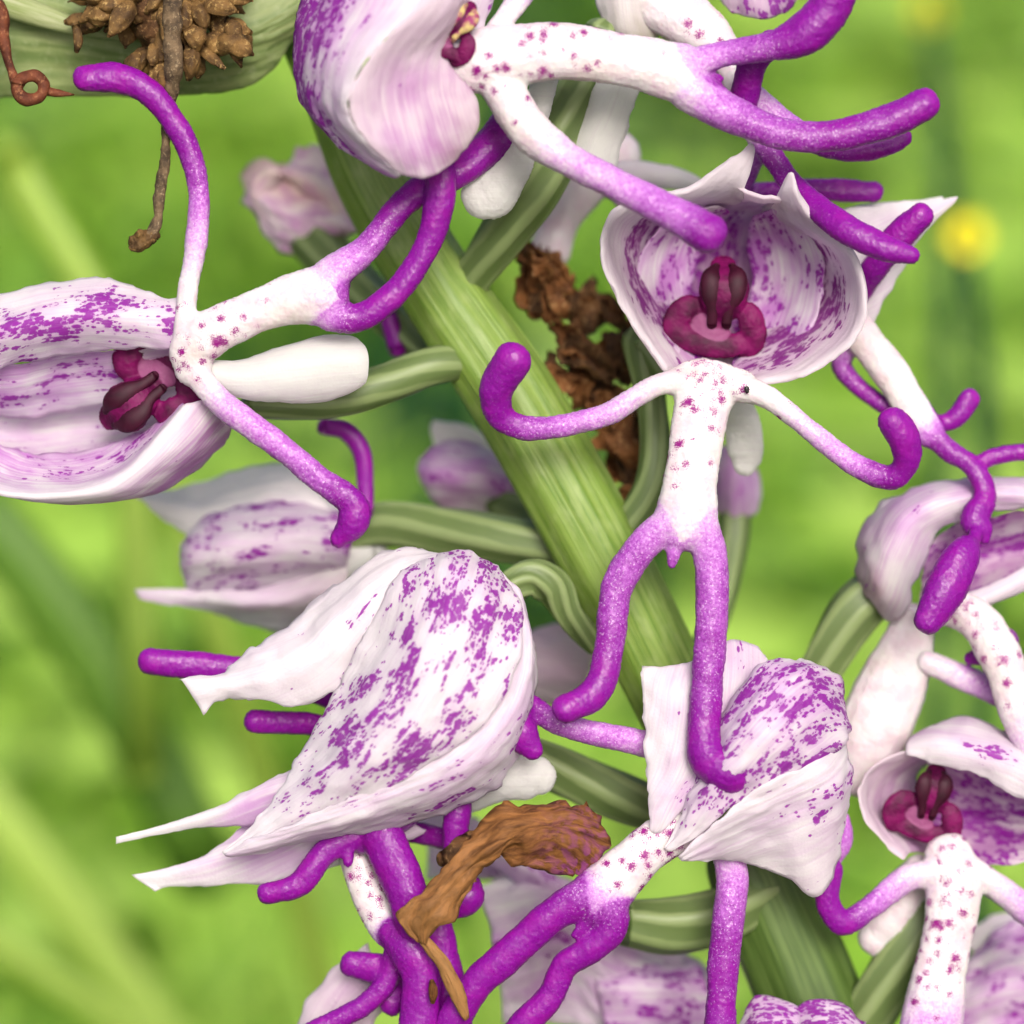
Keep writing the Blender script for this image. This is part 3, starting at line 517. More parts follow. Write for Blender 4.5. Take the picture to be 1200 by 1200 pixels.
fused('lip', t, [(.7, [(990, 372, -110, 24, 0, .1), (1018, 404, -100, 24, 0, .1), (1048, 444, -90, 24, 0), (1074, 486, -84, 22, .05), (1090, 508, -80, 19, .5)]),
     [(1086, 504, -80, 17, .6), (1112, 528, -76, 15, .85), (1140, 548, -72, 15, .9), (1154, 580, -68, 17, 1), (1142, 608, -60, 20, 1), (1150, 622, -56, 15, 1), (1154, 632, -54, 8, 1)],
     [(1140, 548, -74, 10, .9), (1165, 535, -80, 11, .9), (1205, 530, -86, 11, .9), (1260, 534, -90, 11, 1)],
     [(1150, 605, -70, 10, 1), (1140, 634, -30, 10, 1), (1130, 648, -4, 20, 1), (1108, 692, 8, 25, 1), (1088, 728, 14, 19, 1)],
     [(1005, 395, -110, 14, .2), (985, 425, -120, 13, .6), (1008, 455, -112, 12, .8), (1040, 478, -104, 11, .9)],
     [(1078, 486, -90, 12, .6), (1100, 496, -94, 12, .9), (1120, 490, -96, 14, 1), (1138, 466, -96, 13, 1)],
     [(1000, 352, -100, 15, .9), (1030, 308, -60, 17, 1), (1056, 274, -42, 19, 1), (1080, 252, -34, 17, 1)]], 'lip')

# ---- flower 6: large hood seen from behind
t = thing('orchid_flower', 'large hooded flower left of centre seen from behind, white with dense purple blotches', 'flower', (640, 720, -100), 'flowers of the orchid')
sheet('sepal', t, [[(502, 656, 0), (545, 647, 10), (582, 662, -5)], [(472, 668, 26), (535, 672, 60), (608, 705, 30)], [(430, 735, 28), (512, 750, 98), (606, 780, 66)], [(398, 800, 26), (465, 834, 100), (562, 852, 84)], [(362, 868, 22), (410, 898, 82), (478, 910, 78)], [(318, 938, 18), (348, 952, 44), (392, 960, 44)], [(285, 978, 14), (296, 984, 24), (312, 990, 28)], [(260, 998, 14), (262, 1001, 15), (266, 1003, 16)]],
     dens=[.55, .68, .76, .66, .8, .62], drow=[1.12, 1.05, .95, .95, .95, .7, .1, 0], tint=[.1, .25, .15], trow=[1, .8, .4, .4, .5, .3, 0, 0], thick=9, wr=6, ruf=3, seed=41, label='blotched middle sepal')
sheet('sepal', t, [[(530, 646, -8), (510, 656, 10), (488, 690, 18)], [(462, 642, -14), (450, 680, 24), (444, 738, 22)], [(405, 680, -14), (405, 720, 26), (428, 775, 16)], [(350, 726, -14), (362, 765, 26), (402, 804, 12)], [(312, 748, -12), (322, 786, 22), (348, 828, 6)], [(268, 784, -6), (270, 800, 14), (278, 816, 4)], [(211, 793, -2), (222, 810, 4), (238, 834, 2)]],
     dens=[.3, .42, .42], drow=[.9, 1, 1, .9, .8, .3, 0], tint=.1, thick=9, wr=6, ruf=5, seed=44, label='mostly white left sepal')
sheet('sepal', t, [[(588, 668, 0), (604, 690, 8), (618, 726, -16)], [(600, 730, 26), (620, 760, 32), (627, 778, -20)], [(575, 800, 50), (610, 820, 48), (619, 845, -16)], [(515, 868, 70), (572, 880, 68), (596, 908, -8)], [(440, 912, 70), (510, 920, 72), (550, 944, -2)], [(378, 950, 58), (425, 953, 62), (464, 970, 4)], [(310, 978, 40), (345, 980, 40), (360, 986, 6)], [(262, 1000, 16), (264, 1003, 17), (270, 1004, 14)]],
     dens=[.5, .5, .55, .45], drow=[.9, .9, .9, .9, 1, .7, .2, 0], tint=[.1, .4, .3], thick=9, wr=6, ruf=4, seed=48, label='white right sepal with lilac streaks')
sheet('petal', t, [[(470, 840, -20), (460, 870, -10), (440, 920, -20)], [(395, 880, -24), (385, 905, -12), (375, 950, -24)], [(320, 912, -24), (308, 930, -14), (300, 968, -26)], [(265, 940, -24), (258, 952, -18), (248, 968, -26)], [(200, 964, -22), (199, 969, -18), (197, 976, -22)], [(136, 981, -20), (136, 985, -19), (136, 989, -20)]], 'petal', dens=[.1, .5, .3], drow=[1, 1, .7, .3, 0, 0], tint=[.1, .9, .8], trow=[1, 1, .9, .4, 0, 0], thick=8, wr=3)
sheet('petal', t, [[(420, 905, -44), (450, 940, -36), (500, 975, -44)], [(350, 930, -46), (370, 965, -34), (430, 1000, -48)], [(290, 965, -44), (308, 990, -34), (345, 1030, -48)], [(240, 1000, -42), (250, 1010, -34), (265, 1038, -44)], [(190, 1018, -40), (192, 1026, -36), (200, 1040, -42)], [(154, 1024, -38), (160, 1030, -38), (182, 1044, -38)]], 'petal', dens=[.2, .45, .2], drow=[1, 1, .8, .2, 0, 0], tint=[.6, .9, .4], trow=[1, 1, .9, .5, .1, 0], thick=7, wr=3)
fused('lip', t, [(.7, [(520, 880, -60, 34, .3), (470, 940, -40, 32, .6), (425, 978, -20, 26, .9)]),
     [(440, 965, -10, 26, 1), (462, 1010, 0, 27, 1), (478, 1052, 6, 26, 1), (486, 1092, 4, 22, 1)],
     [(412, 980, -10, 18, 1), (380, 1000, -4, 15, 1), (350, 1036, 0, 16, 1), (312, 1048, 2, 15, 1)],
     [(408, 985, -6, 9, .9), (408, 1012, -2, 6, 1)],
     [(460, 940, -60, 16, .6), (420, 875, -90, 15, .9), (370, 850, -76, 15, 1), (298, 845, -56, 16, 1)],
     [(470, 930, -70, 16, .6), (430, 840, -96, 16, .9), (340, 797, -78, 18, 1), (260, 784, -62, 18, 1), (175, 775, -50, 18, 1)]], 'lip')
fused('spur', t, [(.6, [(540, 930, -60, 26), (585, 912, -50, 32), (625, 910, -46, 28), (634, 912, -46, 22)])], 'petal_spur', label='blunt off-white spur to the right of the hood')
tube('ovary', t, [(590, 694, -46, 20), (620, 678, -58, 24), (648, 688, -66, 23), (668, 722, -76, 18), (700, 756, -105, 15)], 'ovary', ribs=6, ribamp=.14, twist=1.3, nseg=36, label='dark curled ovary')

# ---- flower 7: white and purple hood, lower right of centre
t = thing('orchid_flower', 'blotched hooded flower below the hanging lip, tipped forward with its lip toward lower left', 'flower', (880, 960, -120), 'flowers of the orchid')
sheet('sepal', t, [[(940, 772, -10), (984, 796, -26), (996, 850, -26)], [(895, 778, 22), (945, 806, 46), (990, 872, 10)], [(852, 822, 26), (898, 850, 78), (958, 896, 40)], [(828, 878, 26), (858, 894, 72), (905, 918, 56)], [(808, 930, 24), (826, 934, 52), (856, 948, 50)], [(794, 968, 26), (802, 974, 38), (816, 980, 38)], [(778, 993, 30), (780, 996, 31), (786, 998, 31)]],
     dens=[.6, .76, .72, .78], drow=[1.1, 1, 1, .95, .9, .5, 0], tint=[.4, .7, .5], trow=[1, 1, .9, .7, .5, .2, 0], thick=9, wr=8, ruf=3, seed=52, label='blotched domed sepal')
sheet('sepal', t, [[(754, 782, 4), (808, 776, 4), (858, 750, -20), (900, 770, -40)], [(751, 802, 14), (800, 808, 22), (856, 800, 6), (900, 800, -20)], [(755, 850, 18), (798, 856, 28), (846, 850, 14), (880, 845, -8)], [(757, 900, 22), (792, 904, 32), (826, 896, 24), (850, 885, 8)], [(757, 944, 22), (776, 944, 32), (798, 938, 28), (815, 928, 16)], [(762, 974, 24), (767, 977, 27), (774, 975, 27), (780, 970, 24)]],
     dens=[0, .4, .45, .4], drow=[1, .9, .9, 1, .7, 0], tint=[0, .5, .2], thick=9, wr=5, ruf=4, seed=57, label='white left sepal')
sheet('sepal', t, [[(992, 866, -10), (999, 905, -14), (992, 945, -34)], [(955, 892, 46), (976, 930, 26), (982, 1000, -24)], [(902, 915, 62), (930, 952, 40), (958, 1048, -8)], [(862, 942, 60), (890, 968, 38), (902, 1018, 0)], [(826, 974, 50), (846, 986, 38), (850, 1009, 8)], [(794, 1004, 40), (800, 1009, 38), (812, 1006, 32)]],
     dens=[.3, .55, .4], drow=[1.1, .95, .9, .9, .4, 0], tint=[.05, .35, .15], green=[0, 0, .1], thick=9, wr=6, ruf=3, seed=59, label='white pleated lower sepal')
fused('lip', t, [(.65, [(810, 965, 0, 28, 0, .9), (765, 990, 12, 30, 0, .9), (728, 1024, 18, 33, 0, .3), (700, 1052, 20, 38, .45)]),
     [(690, 1048, 20, 26, .7), (645, 1074, 20, 22, .95), (600, 1116, 16, 23, 1), (560, 1152, 12, 23, 1), (532, 1195, 6, 22, 1), (520, 1240, 0, 22, 1)],
     [(715, 1058, 20, 24, .6), (716, 1088, 18, 22, .9), (692, 1112, 16, 20, 1), (662, 1132, 12, 19, 1), (645, 1168, 8, 19, 1), (610, 1205, 4, 20, 1), (590, 1240, 0, 20, 1)],
     [(694, 1068, 20, 13, .75), (682, 1088, 20, 8, .85), (672, 1096, 20, 5, .9)],
     [(790, 880, -30, 18, .25), (740, 868, -16, 17, .45), (690, 858, -8, 17, .55), (650, 846, -4, 18, .62), (620, 826, 0, 18, .95), (606, 842, 10, 21, 1), (612, 862, 12, 23, 1), (625, 880, 14, 14, 1)],
     [(850, 980, -20, 20, .3), (858, 1030, -16, 20, .5), (852, 1090, -12, 20, .72), (846, 1150, -10, 20, .8), (844, 1240, -10, 20, .9)],
     [(985, 960, -70, 12, .5), (984, 985, -72, 17, .55), (975, 1010, -75, 12, .6)]], 'lip')
tube('ovary', t, [(735, 1082, -100, 30), (790, 1085, -106, 38), (850, 1070, -116, 38), (910, 1035, -136, 32)], 'ovary', ribs=6, ribamp=.07, twist=.4, nseg=36)

# ---- flower 8: right, middle
t = thing('orchid_flower', 'soft-focus flower at the right edge with a cup-like hood and white arching lip', 'flower', (960, 780, -150), 'flowers of the orchid')
sheet('sepal', t, [[(1040, 732, -130), (1020, 705, -110), (1006, 690, -140)], [(1060, 715, -104), (1030, 685, -82), (1003, 655, -130)], [(1080, 668, -98), (1046, 640, -72), (1012, 612, -130)], [(1098, 625, -96), (1072, 602, -72), (1050, 580, -130)], [(1150, 600, -92), (1130, 580, -76), (1110, 562, -130)], [(1230, 596, -90), (1225, 580, -80), (1225, 562, -120)], [(1300, 610, -90), (1300, 606, -90), (1300, 602, -90)]], 'petal', tint=[.4, .7, .6], dens=[0, .35, .4], green=[.3, .6, .5], grow=[1, .8, .2, 0, 0, 0, 0], thick=8, wr=4)
sheet('petal', t, [[(1070, 720, -120), (1078, 700, -150), (1082, 660, -120)], [(1110, 715, -110), (1120, 670, -170), (1110, 620, -120)], [(1170, 700, -110), (1180, 650, -170), (1180, 600, -120)], [(1260, 680, -110), (1260, 640, -160), (1260, 600, -120)]], 'petal_mauve', dens=.7, tint=1.4)
sheet('sepal', t, [[(1065, 712, -96), (1075, 722, -92), (1085, 728, -100)], [(1120, 700, -92), (1125, 712, -86), (1130, 718, -96)], [(1170, 680, -90), (1175, 692, -84), (1180, 702, -94)], [(1240, 640, -90), (1242, 656, -86), (1244, 670, -92)]], 'petal', tint=.2, thick=8)
fused('lip', t, [(.7, [(1100, 712, -100, 20, .02, .3), (1140, 722, -84, 24, 0, .7), (1172, 768, -76, 26, 0, .5), (1194, 830, -70, 26, .08, .1), (1222, 890, -70, 26, .4)]),
     [(1180, 750, -100, 16, .9), (1160, 764, -105, 15, .95), (1136, 772, -108, 8, 1)], [(1085, 775, -120, 14, .1), (1130, 795, -120, 16, .3), (1180, 815, -118, 16, .6), (1240, 830, -118, 16, .9)]], 'lip')
fused('spur', t, [(.7, [(1070, 730, -140, 30), (1055, 780, -136, 42), (1030, 840, -136, 46), (1012, 890, -140, 40), (1004, 910, -140, 30)])], 'lip', label='thick pale spur below the hood')
tube('ovary', t, [(1030, 690, -150, 32), (1000, 720, -150, 34), (965, 780, -155, 30), (930, 850, -160, 24), (890, 930, -170, 20)], 'ovary', ribs=6, ribamp=.07, twist=.4, nseg=36, label='dark green ovary')

# ---- flower 9: lower right
t = thing('orchid_flower', 'soft-focus flower at the lower right, dark magenta centre under a white spotted hood', 'flower', (1000, 1010, -170), 'flowers of the orchid')
sheet('sepal', t, [[(1062, 884, -70), (1064, 872, -80), (1072, 862, -110)], [(1100, 895, -56), (1105, 870, -56), (1105, 845, -110)], [(1150, 912, -50), (1155, 878, -46), (1150, 842, -110)], [(1200, 935, -50), (1215, 900, -46), (1210, 878, -110)], [(1280, 970, -60), (1285, 950, -56), (1290, 930, -90)]], 'petal', dens=[.1, .55, .8], drow=[.9, .9, .9, .9, .5], tint=[.1, .3, .8], thick=8)
sheet('sepal', t, [[(1066, 878, -74), (1075, 885, -110), (1090, 890, -140)], [(1020, 900, -70), (1040, 910, -120), (1075, 910, -160)], [(1008, 935, -66), (1030, 945, -120), (1075, 945, -170)], [(1024, 975, -66), (1045, 970, -110), (1085, 970, -160)], [(1060, 1006, -72), (1070, 998, -100), (1095, 1000, -130)]], 'petal_mauve', dens=[0, .1, .2], tint=[0, .8, 1], thick=8)
sheet('petal', t, [[(1090, 890, -130), (1070, 950, -160), (1095, 1005, -130)], [(1140, 905, -120), (1140, 960, -170), (1135, 1012, -120)], [(1200, 935, -110), (1200, 970, -150), (1190, 1012, -100)], [(1280, 960, -100), (1280, 975, -120), (1280, 990, -100)]], 'petal_mauve', dens=[.5, .9, .7], tint=1.5)
column(t, 1085, 936, -96, .74, math.radians(8))
fused('lip', t, [(.62, [(1112, 1004, -84, 32, .02, .9), (1118, 1040, -76, 34, 0, .9), (1112, 1090, -70, 32, 0, .8), (1100, 1150, -66, 34, .1, .4), (1090, 1210, -64, 40, .4)]),
     [(1100, 1022, -76, 18, .05, .1), (1062, 1030, -72, 18, .3), (1022, 1062, -64, 18, .6), (988, 1082, -56, 17, .98), (970, 1056, -50, 17, 1), (974, 1018, -46, 16, 1)],
     [(1135, 1018, -84, 18, .05, .1), (1170, 1040, -86, 18, .2), (1215, 1076, -88, 18, .5), (1260, 1110, -90, 18, .9)]], 'lip')
fused('spur', t, [(.7, [(1080, 1020, -120, 24), (1060, 1050, -130, 34), (1040, 1085, -134, 34), (1030, 1100, -134, 26)])], 'lip', label='pale spur behind the left arm')
tube('ovary', t, [(1090, 1060, -140, 30), (1066, 1110, -140, 36), (1030, 1170, -145, 36), (985, 1250, -150, 30)], 'ovary', ribs=6, ribamp=.07, twist=.4, nseg=36, label='dark green ovary')

# ---- flower 10: blurred hood at the left
t = thing('orchid_flower', 'blurred half-closed flower left of the stem with white sepal tips pointing left', 'flower', (470, 610, -260), 'flowers of the orchid')
sheet('sepal', t, [[(415, 575, -290), (408, 615, -230), (395, 650, -230)], [(345, 542, -300), (350, 580, -220), (355, 625, -215)], [(275, 554, -300), (280, 588, -226), (290, 622, -215)], [(225, 570, -290), (225, 600, -238), (232, 630, -230)], [(148, 576, -262), (168, 588, -250), (188, 608, -246)]], 'petal', dens=.1, tint=0, thick=9, wr=5)
sheet('petal', t, [[(415, 596, -230), (410, 640, -190), (400, 678, -240)], [(350, 586, -220), (350, 635, -150), (345, 695, -230)], [(290, 588, -220), (285, 640, -150), (285, 700, -230)], [(238, 608, -226), (230, 650, -185), (232, 695, -236)], [(212, 640, -230), (211, 655, -222), (214, 674, -232)]], 'petal', dens=.6, tint=.45, thick=8, wr=6, green=[.2, 0, 0], grow=[1, .3, 0, 0, 0])
sheet('sepal', t, [[(410, 645, -230), (405, 685, -205), (390, 716, -260)], [(350, 675, -205), (345, 702, -190), (335, 740, -270)], [(290, 690, -205), (285, 706, -198), (278, 726, -260)], [(225, 690, -232), (222, 700, -226), (220, 712, -240)], [(158, 690, -236), (160, 696, -234), (164, 702, -236)]], 'petal', dens=.1, tint=.35, thick=9, wr=5, green=.3, grow=[1, .3, 0, 0, 0])
tube('arm', t, [(428, 600, -170, 10, .9), (428, 570, -170, 10, .9), (424, 530, -168, 11, .95), (405, 505, -166, 11, 1), (380, 500, -166, 10, 1)], 'lip', label='thin purple arm curling at the tip')
tube('ovary', t, [(400, 632, -240, 24), (450, 615, -220, 30), (520, 622, -190, 32), (590, 632, -160, 30), (655, 642, -150, 26), (705, 665, -170, 22)], 'ovary', ribs=6, ribamp=.07, twist=.4, nseg=36)
tube('spur', t, [(385, 670, -240, 22), (420, 650, -235, 22), (442, 646, -230, 14)], 'petal_spur', nseg=18)

# ---- flower 11: withered, upper left
t = thing('withered_orchid_flower', 'blurred shrivelled pinkish and tan flower under the top hood, left of the stem', 'flower', (470, 340, -220))
sheet('petal', t, [[(350, 265, -320), (330, 285, -300), (305, 262, -320)], [(330, 215, -320), (300, 225, -290), (278, 210, -320)], [(360, 180, -320), (330, 200, -280), (305, 185, -320)], [(410, 205, -320), (380, 230, -285), (350, 240, -310)], [(425, 265, -310), (410, 270, -290), (400, 260, -310)]], 'petal_wilted', green=[.1, .3, .9], grow=[0, .6, .9, 1, 1], wr=12, ruf=8, thick=10)
sheet('petal', t, [[(300, 200, -330), (290, 220, -300), (285, 240, -320)], [(340, 185, -320), (330, 250, -280), (330, 290, -310)], [(385, 215, -310), (380, 255, -280), (370, 285, -300)], [(428, 255, -300), (422, 268, -290), (412, 275, -300)]], 'petal_wilted', green=[.8, 0, 0], wr=12, ruf=8, thick=10)
tube('ovary', t, [(345, 260, -310, 26), (385, 300, -290, 30), (430, 345, -260, 28), (490, 400, -200, 24), (520, 430, -170, 20)], 'ovary', ribs=6, ribamp=.12, nseg=30)
tube('lobe', t, [(452, 360, -200, 10, .9), (458, 380, -200, 11, .95), (466, 408, -200, 12, 1)], 'lip')

# ---- flower 12: bud behind the stem
t = thing('orchid_bud', 'blurred pink and white bud between the left spur and the stem', 'flower bud', (620, 600, -260))
sheet('petal', t, [[(610, 550, -300), (612, 580, -280), (606, 604, -300)], [(560, 520, -300), (558, 560, -260), (556, 605, -300)], [(515, 520, -300), (512, 555, -270), (518, 596, -300)], [(490, 540, -300), (490, 552, -296), (494, 564, -300)]], 'petal', dens=.5, tint=1, thick=9, wr=6, green=[0, 0, .5])
sheet('petal', t, [[(590, 540, -310), (570, 560, -312), (560, 590, -310)], [(560, 505, -306), (540, 530, -310), (520, 560, -310)], [(530, 496, -306), (520, 508, -306), (506, 516, -306)], [(508, 492, -306), (506, 496, -306), (504, 500, -306)]], 'petal', tint=.1, thick=8, wr=5)
tube('ovary', t, [(590, 590, -290, 26), (630, 610, -260, 26), (670, 640, -200, 24)], 'ovary', ribs=6, ribamp=.07, nseg=30)

# ---- flower 13: blurred, behind the lower hood gap
t = thing('orchid_flower', 'blurred pale petals low between the two big hoods, under the purple knob', 'flower', (700, 800, -260), 'flowers of the orchid')
sheet('petal', t, [[(700, 735, -280), (690, 790, -250), (660, 830, -280)], [(655, 730, -280), (640, 780, -240), (620, 825, -280)], [(610, 745, -280), (600, 780, -260), (595, 815, -280)]], 'petal_mauve', tint=.35, trow=1, wr=6, thick=9, green=[0, 0, .4])
tube('ovary', t, [(600, 880, -120, 26), (660, 905, -130, 32), (730, 935, -140, 32), (800, 960, -150, 26)], 'ovary', ribs=6, ribamp=.07, nseg=36, twist=.5)

# ---- flower 14: blurred flower behind the brown stem litter
t = thing('orchid_flower', 'blurred white and pink flower part hanging behind the left rim of the open hood', 'flower', (720, 200, -260), 'flowers of the orchid')
fused('lip', t, [(.7, [(720, 180, -230, 34, .05), (685, 215, -230, 30, .03), (658, 258, -228, 24, 0), (645, 292, -226, 26, 0)]), [(700, 200, -230, 26, .2), (730, 225, -232, 18, .35), (750, 262, -234, 14, .5)]], 'lip')
sheet('sepal', t, [[(720, 190, -190), (722, 205, -184), (725, 220, -190)], [(770, 192, -176), (772, 206, -168), (775, 220, -176)], [(815, 206, -160), (818, 216, -154), (822, 228, -160)], [(850, 235, -150), (852, 238, -148), (854, 242, -150)]], 'petal', tint=.1)

# ---- flower 15: bud behind the hanging lip
t = thing('orchid_bud', 'small blurred pink bud tucked behind the spur right of the hanging lip', 'flower bud', (840, 660, -260))
sheet('petal', t, [[(830, 520, -300), (860, 525, -270), (888, 545, -300)], [(834, 560, -296), (862, 568, -262), (892, 572, -296)], [(840, 598, -300), (862, 610, -285), (886, 604, -300)]], 'petal', dens=.4, tint=1, wr=5, thick=9)
sheet('petal', t, [[(715, 470, -230), (745, 462, -220), (775, 470, -230)], [(725, 500, -230), (748, 506, -220), (772, 500, -230)]], 'petal', tint=.3, thick=8)
tube('ovary', t, [(862, 590, -300, 20), (858, 640, -290, 20), (840, 720, -250, 18), (810, 790, -200, 16)], 'ovary', ribs=6, ribamp=.07, nseg=30)

# ---- flower 16: tangle at the bottom left of centre
t = thing('orchid_flower', 'tangled flower at the bottom edge, pale hood under crossing dark purple legs', 'flower', (620, 1280, -150), 'flowers of the orchid')
sheet('sepal', t, [[(430, 1105, -90), (440, 1130, -80), (460, 1160, -90)], [(385, 1140, -90), (410, 1160, -74), (450, 1185, -90)], [(355, 1180, -90), (385, 1200, -74), (430, 1215, -90)], [(340, 1230, -90), (370, 1240, -80), (420, 1250, -90)]], 'petal_mauve', tint=[0, .5, .5], thick=8)
fused('lip', t, [(.7, [(404, 985, -36, 16, 0, .3), (420, 1020, -32, 21, 0, .6), (440, 1066, -24, 22, 0, .4), (458, 1094, -18, 20, .5)]),
     [(458, 1090, -10, 18, .9), (478, 1112, 0, 24, .95), (494, 1140, 4, 24, 1), (492, 1180, 2, 26, 1), (488, 1240, 0, 26, 1)],
     [(462, 1100, -24, 12, .8), (458, 1140, -26, 14, .9), (430, 1176, -26, 14, .95), (385, 1200, -26, 14, 1), (330, 1226, -26, 14, 1)],
     [(480, 1140, -40, 17, 1), (445, 1136, -40, 18, 1), (412, 1130, -40, 17, 1)],
     [(470, 1150, -50, 14, 1), (458, 1178, -48, 15, 1)],
     [(505, 1070, -30, 22, 1), (515, 1110, -30, 22, 1), (525, 1160, -30, 24, 1), (535, 1230, -30, 24, 1)]], 'lip')
t = thing('orchid_flower', 'purple arms of a hidden flower rising beside the curled brown petal', 'flower', (560, 1040, -120), 'flowers of the orchid')
fused('lip', t, [[(536, 930, -30, 16, 1), (535, 970, -30, 17, 1), (533, 1010, -34, 16, 1), (530, 1040, -50, 16, .9)], [(520, 1060, -20, 20, 1), (545, 1052, -16, 24, 1), (548, 1040, -18, 20, 1)], [(530, 985, -60, 14, .8), (500, 978, -80, 14, .9), (480, 975, -80, 13, 1)]], 'lip')
tube('dry_tip', t, [(522, 1006, -14, 12), (540, 1000, -10, 20), (552, 985, -14, 14)], 'dry_dark', bump=3, nseg=20)

# ---- blurred flowers along the bottom edge
t = thing('orchid_flower', 'blurred pale mauve flower filling the bottom behind the forked purple legs', 'flower', (800, 1260, -260), 'flowers of the orchid')
sheet('sepal', t, [[(560, 1040, -240), (580, 1110, -210), (590, 1200, -240)], [(640, 1020, -240), (650, 1090, -190), (660, 1200, -240)], [(720, 1075, -240), (720, 1130, -200), (720, 1210, -240)], [(800, 1120, -250), (800, 1160, -230), (790, 1220, -250)]], 'petal', dens=[.2, .5, .3], tint=[.1, .8, .6], wr=10, thick=10)
sheet('petal', t, [[(690, 1130, -210), (700, 1160, -196), (710, 1215, -210)], [(760, 1130, -210), (770, 1160, -190), (770, 1215, -210)], [(820, 1130, -220), (830, 1165, -205), (835, 1215, -220)]], 'petal', dens=.6, tint=.9, wr=8)
sheet('petal', t, [[(545, 965, -230), (560, 980, -220), (570, 1010, -230)], [(620, 1010, -230), (640, 1030, -215), (640, 1060, -230)], [(690, 1040, -230), (700, 1055, -225), (705, 1075, -230)]], 'petal', dens=.4, tint=.6, wr=6)
t = thing('orchid_flower', 'blurred white and pink flower low behind the stem, right of the forked legs', 'flower', (900, 1260, -300), 'flowers of the orchid')
sheet('sepal', t, [[(700, 1120, -300), (712, 1160, -270), (720, 1240, -300)], [(760, 1105, -290), (770, 1160, -240), (775, 1240, -290)], [(815, 1125, -290), (825, 1170, -250), (830, 1240, -290)], [(850, 1160, -300), (852, 1190, -290), (852, 1240, -300)]], 'petal', dens=.5, tint=.8, wr=8)
sheet('petal', t, [[(770, 1120, -280), (790, 1150, -240), (800, 1220, -280)], [(820, 1140, -280), (825, 1170, -235), (830, 1230, -280)], [(835, 1180, -285), (838, 1200, -270), (840, 1230, -285)]], 'petal', dens=0, tint=.1, wr=6)
tube('ovary', t, [(800, 1230, -280, 26), (850, 1260, -260, 28), (930, 1300, -220, 26)], 'ovary', ribs=6, ribamp=.07, nseg=30)
t = thing('orchid_flower', 'blurred lilac flower glimpsed between the brown petal and the forked purple legs', 'flower', (640, 1120, -280), 'flowers of the orchid')
sheet('sepal', t, [[(560, 1010, -300), (590, 1050, -270), (600, 1110, -300)], [(610, 1000, -290), (640, 1050, -250), (650, 1110, -290)], [(660, 1040, -290), (680, 1080, -260), (680, 1130, -290)]], 'petal', dens=.5, tint=.9, wr=8)
sheet('sepal', t, [[(480, 960, -300), (500, 990, -280), (500, 1030, -300)], [(530, 950, -290), (550, 990, -265), (555, 1030, -290)], [(580, 975, -290), (590, 1000, -280), (595, 1030, -290)]], 'petal', dens=.4, tint=.6, wr=8)
t = thing('orchid_flower', 'top of a spotted two-lobed hood just showing at the bottom edge', 'flower', (930, 1300, -90), 'flowers of the orchid')
sheet('sepal', t, [[(862, 1215, -60), (855, 1260, -50), (860, 1330, -60)], [(880, 1172, -60), (888, 1230, -24), (890, 1320, -50)], [(905, 1166, -60), (912, 1225, -20), (915, 1320, -50)], [(938, 1178, -56), (938, 1225, -30), (938, 1320, -50)]], 'petal', dens=.8, tint=.6, thick=8)
sheet('sepal', t, [[(930, 1184, -60), (935, 1230, -40), (938, 1320, -60)], [(960, 1170, -56), (962, 1230, -20), (960, 1320, -50)], [(990, 1176, -56), (990, 1230, -24), (985, 1320, -50)], [(1014, 1200, -60), (1012, 1250, -50), (1005, 1320, -60)]], 'petal', dens=.85, tint=.8, thick=8)
tube('ovary', t, [(930, 1320, -70, 30), (950, 1400, -100, 30), (990, 1480, -140, 26)], 'ovary', ribs=6, ribamp=.07, nseg=30)
t = thing('orchid_flower', 'blurred lilac hood in the bottom right corner', 'flower', (1180, 1290, -280), 'flowers of the orchid')
sheet('sepal', t, [[(1140, 1120, -260), (1120, 1180, -230), (1130, 1260, -260)], [(1185, 1080, -260), (1180, 1160, -210), (1185, 1260, -250)], [(1250, 1060, -260), (1250, 1150, -220), (1250, 1260, -260)]], 'petal', dens=.6, tint=.9, wr=8, thick=10)
sheet('sepal', t, [[(1120, 1100, -280), (1150, 1130, -270), (1150, 1190, -280)], [(1160, 1075, -280), (1180, 1100, -262), (1190, 1150, -280)], [(1210, 1060, -280), (1220, 1085, -270), (1230, 1120, -280)]], 'petal', dens=.2, tint=.2, wr=6)

# ================================================================== dry things
t = thing('withered_petal', 'crinkled brown withered petal draped over the purple legs at the bottom', 'petal', (520, 1085, 40))
sheet('blade', t, [[(700, 958, 10), (712, 985, 22), (688, 1028, 6)], [(668, 936, 20), (675, 970, 58), (655, 1026, 24)], [(622, 936, 26), (632, 968, 66), (618, 1012, 34)], [(580, 955, 34), (598, 982, 60), (590, 1006, 40)], [(545, 992, 40), (560, 1008, 60), (568, 1024, 44)], [(508, 1034, 44), (528, 1040, 58), (545, 1052, 46)], [(470, 1072, 46), (492, 1080, 54), (512, 1094, 46)], [(488, 1104, 46), (494, 1106, 47), (500, 1108, 46)]], 'petal_brown', tint=[.2, .4, .8], trow=[1, .7, .1, 0, 0, 0, 0, 0], green=.35, grow=[0, 0, .1, .4, .6, .9, 1.2, 1], wr=17, ruf=8, thick=6)
sheet('tip', t, [[(488, 1098, 40), (494, 1096, 42), (502, 1098, 40)], [(508, 1128, 40), (516, 1124, 44), (524, 1124, 40)], [(524, 1162, 38), (534, 1158, 42), (542, 1158, 38)], [(542, 1194, 34), (546, 1196, 36), (550, 1192, 34)]], 'petal_brown', green=.7, wr=5, ruf=3, thick=6)
tube('scale', t, [(506, 1150, 34, 3), (508, 1162, 34, 6), (507, 1174, 34, 3)], 'petal_brown', nseg=10, flat=.5)

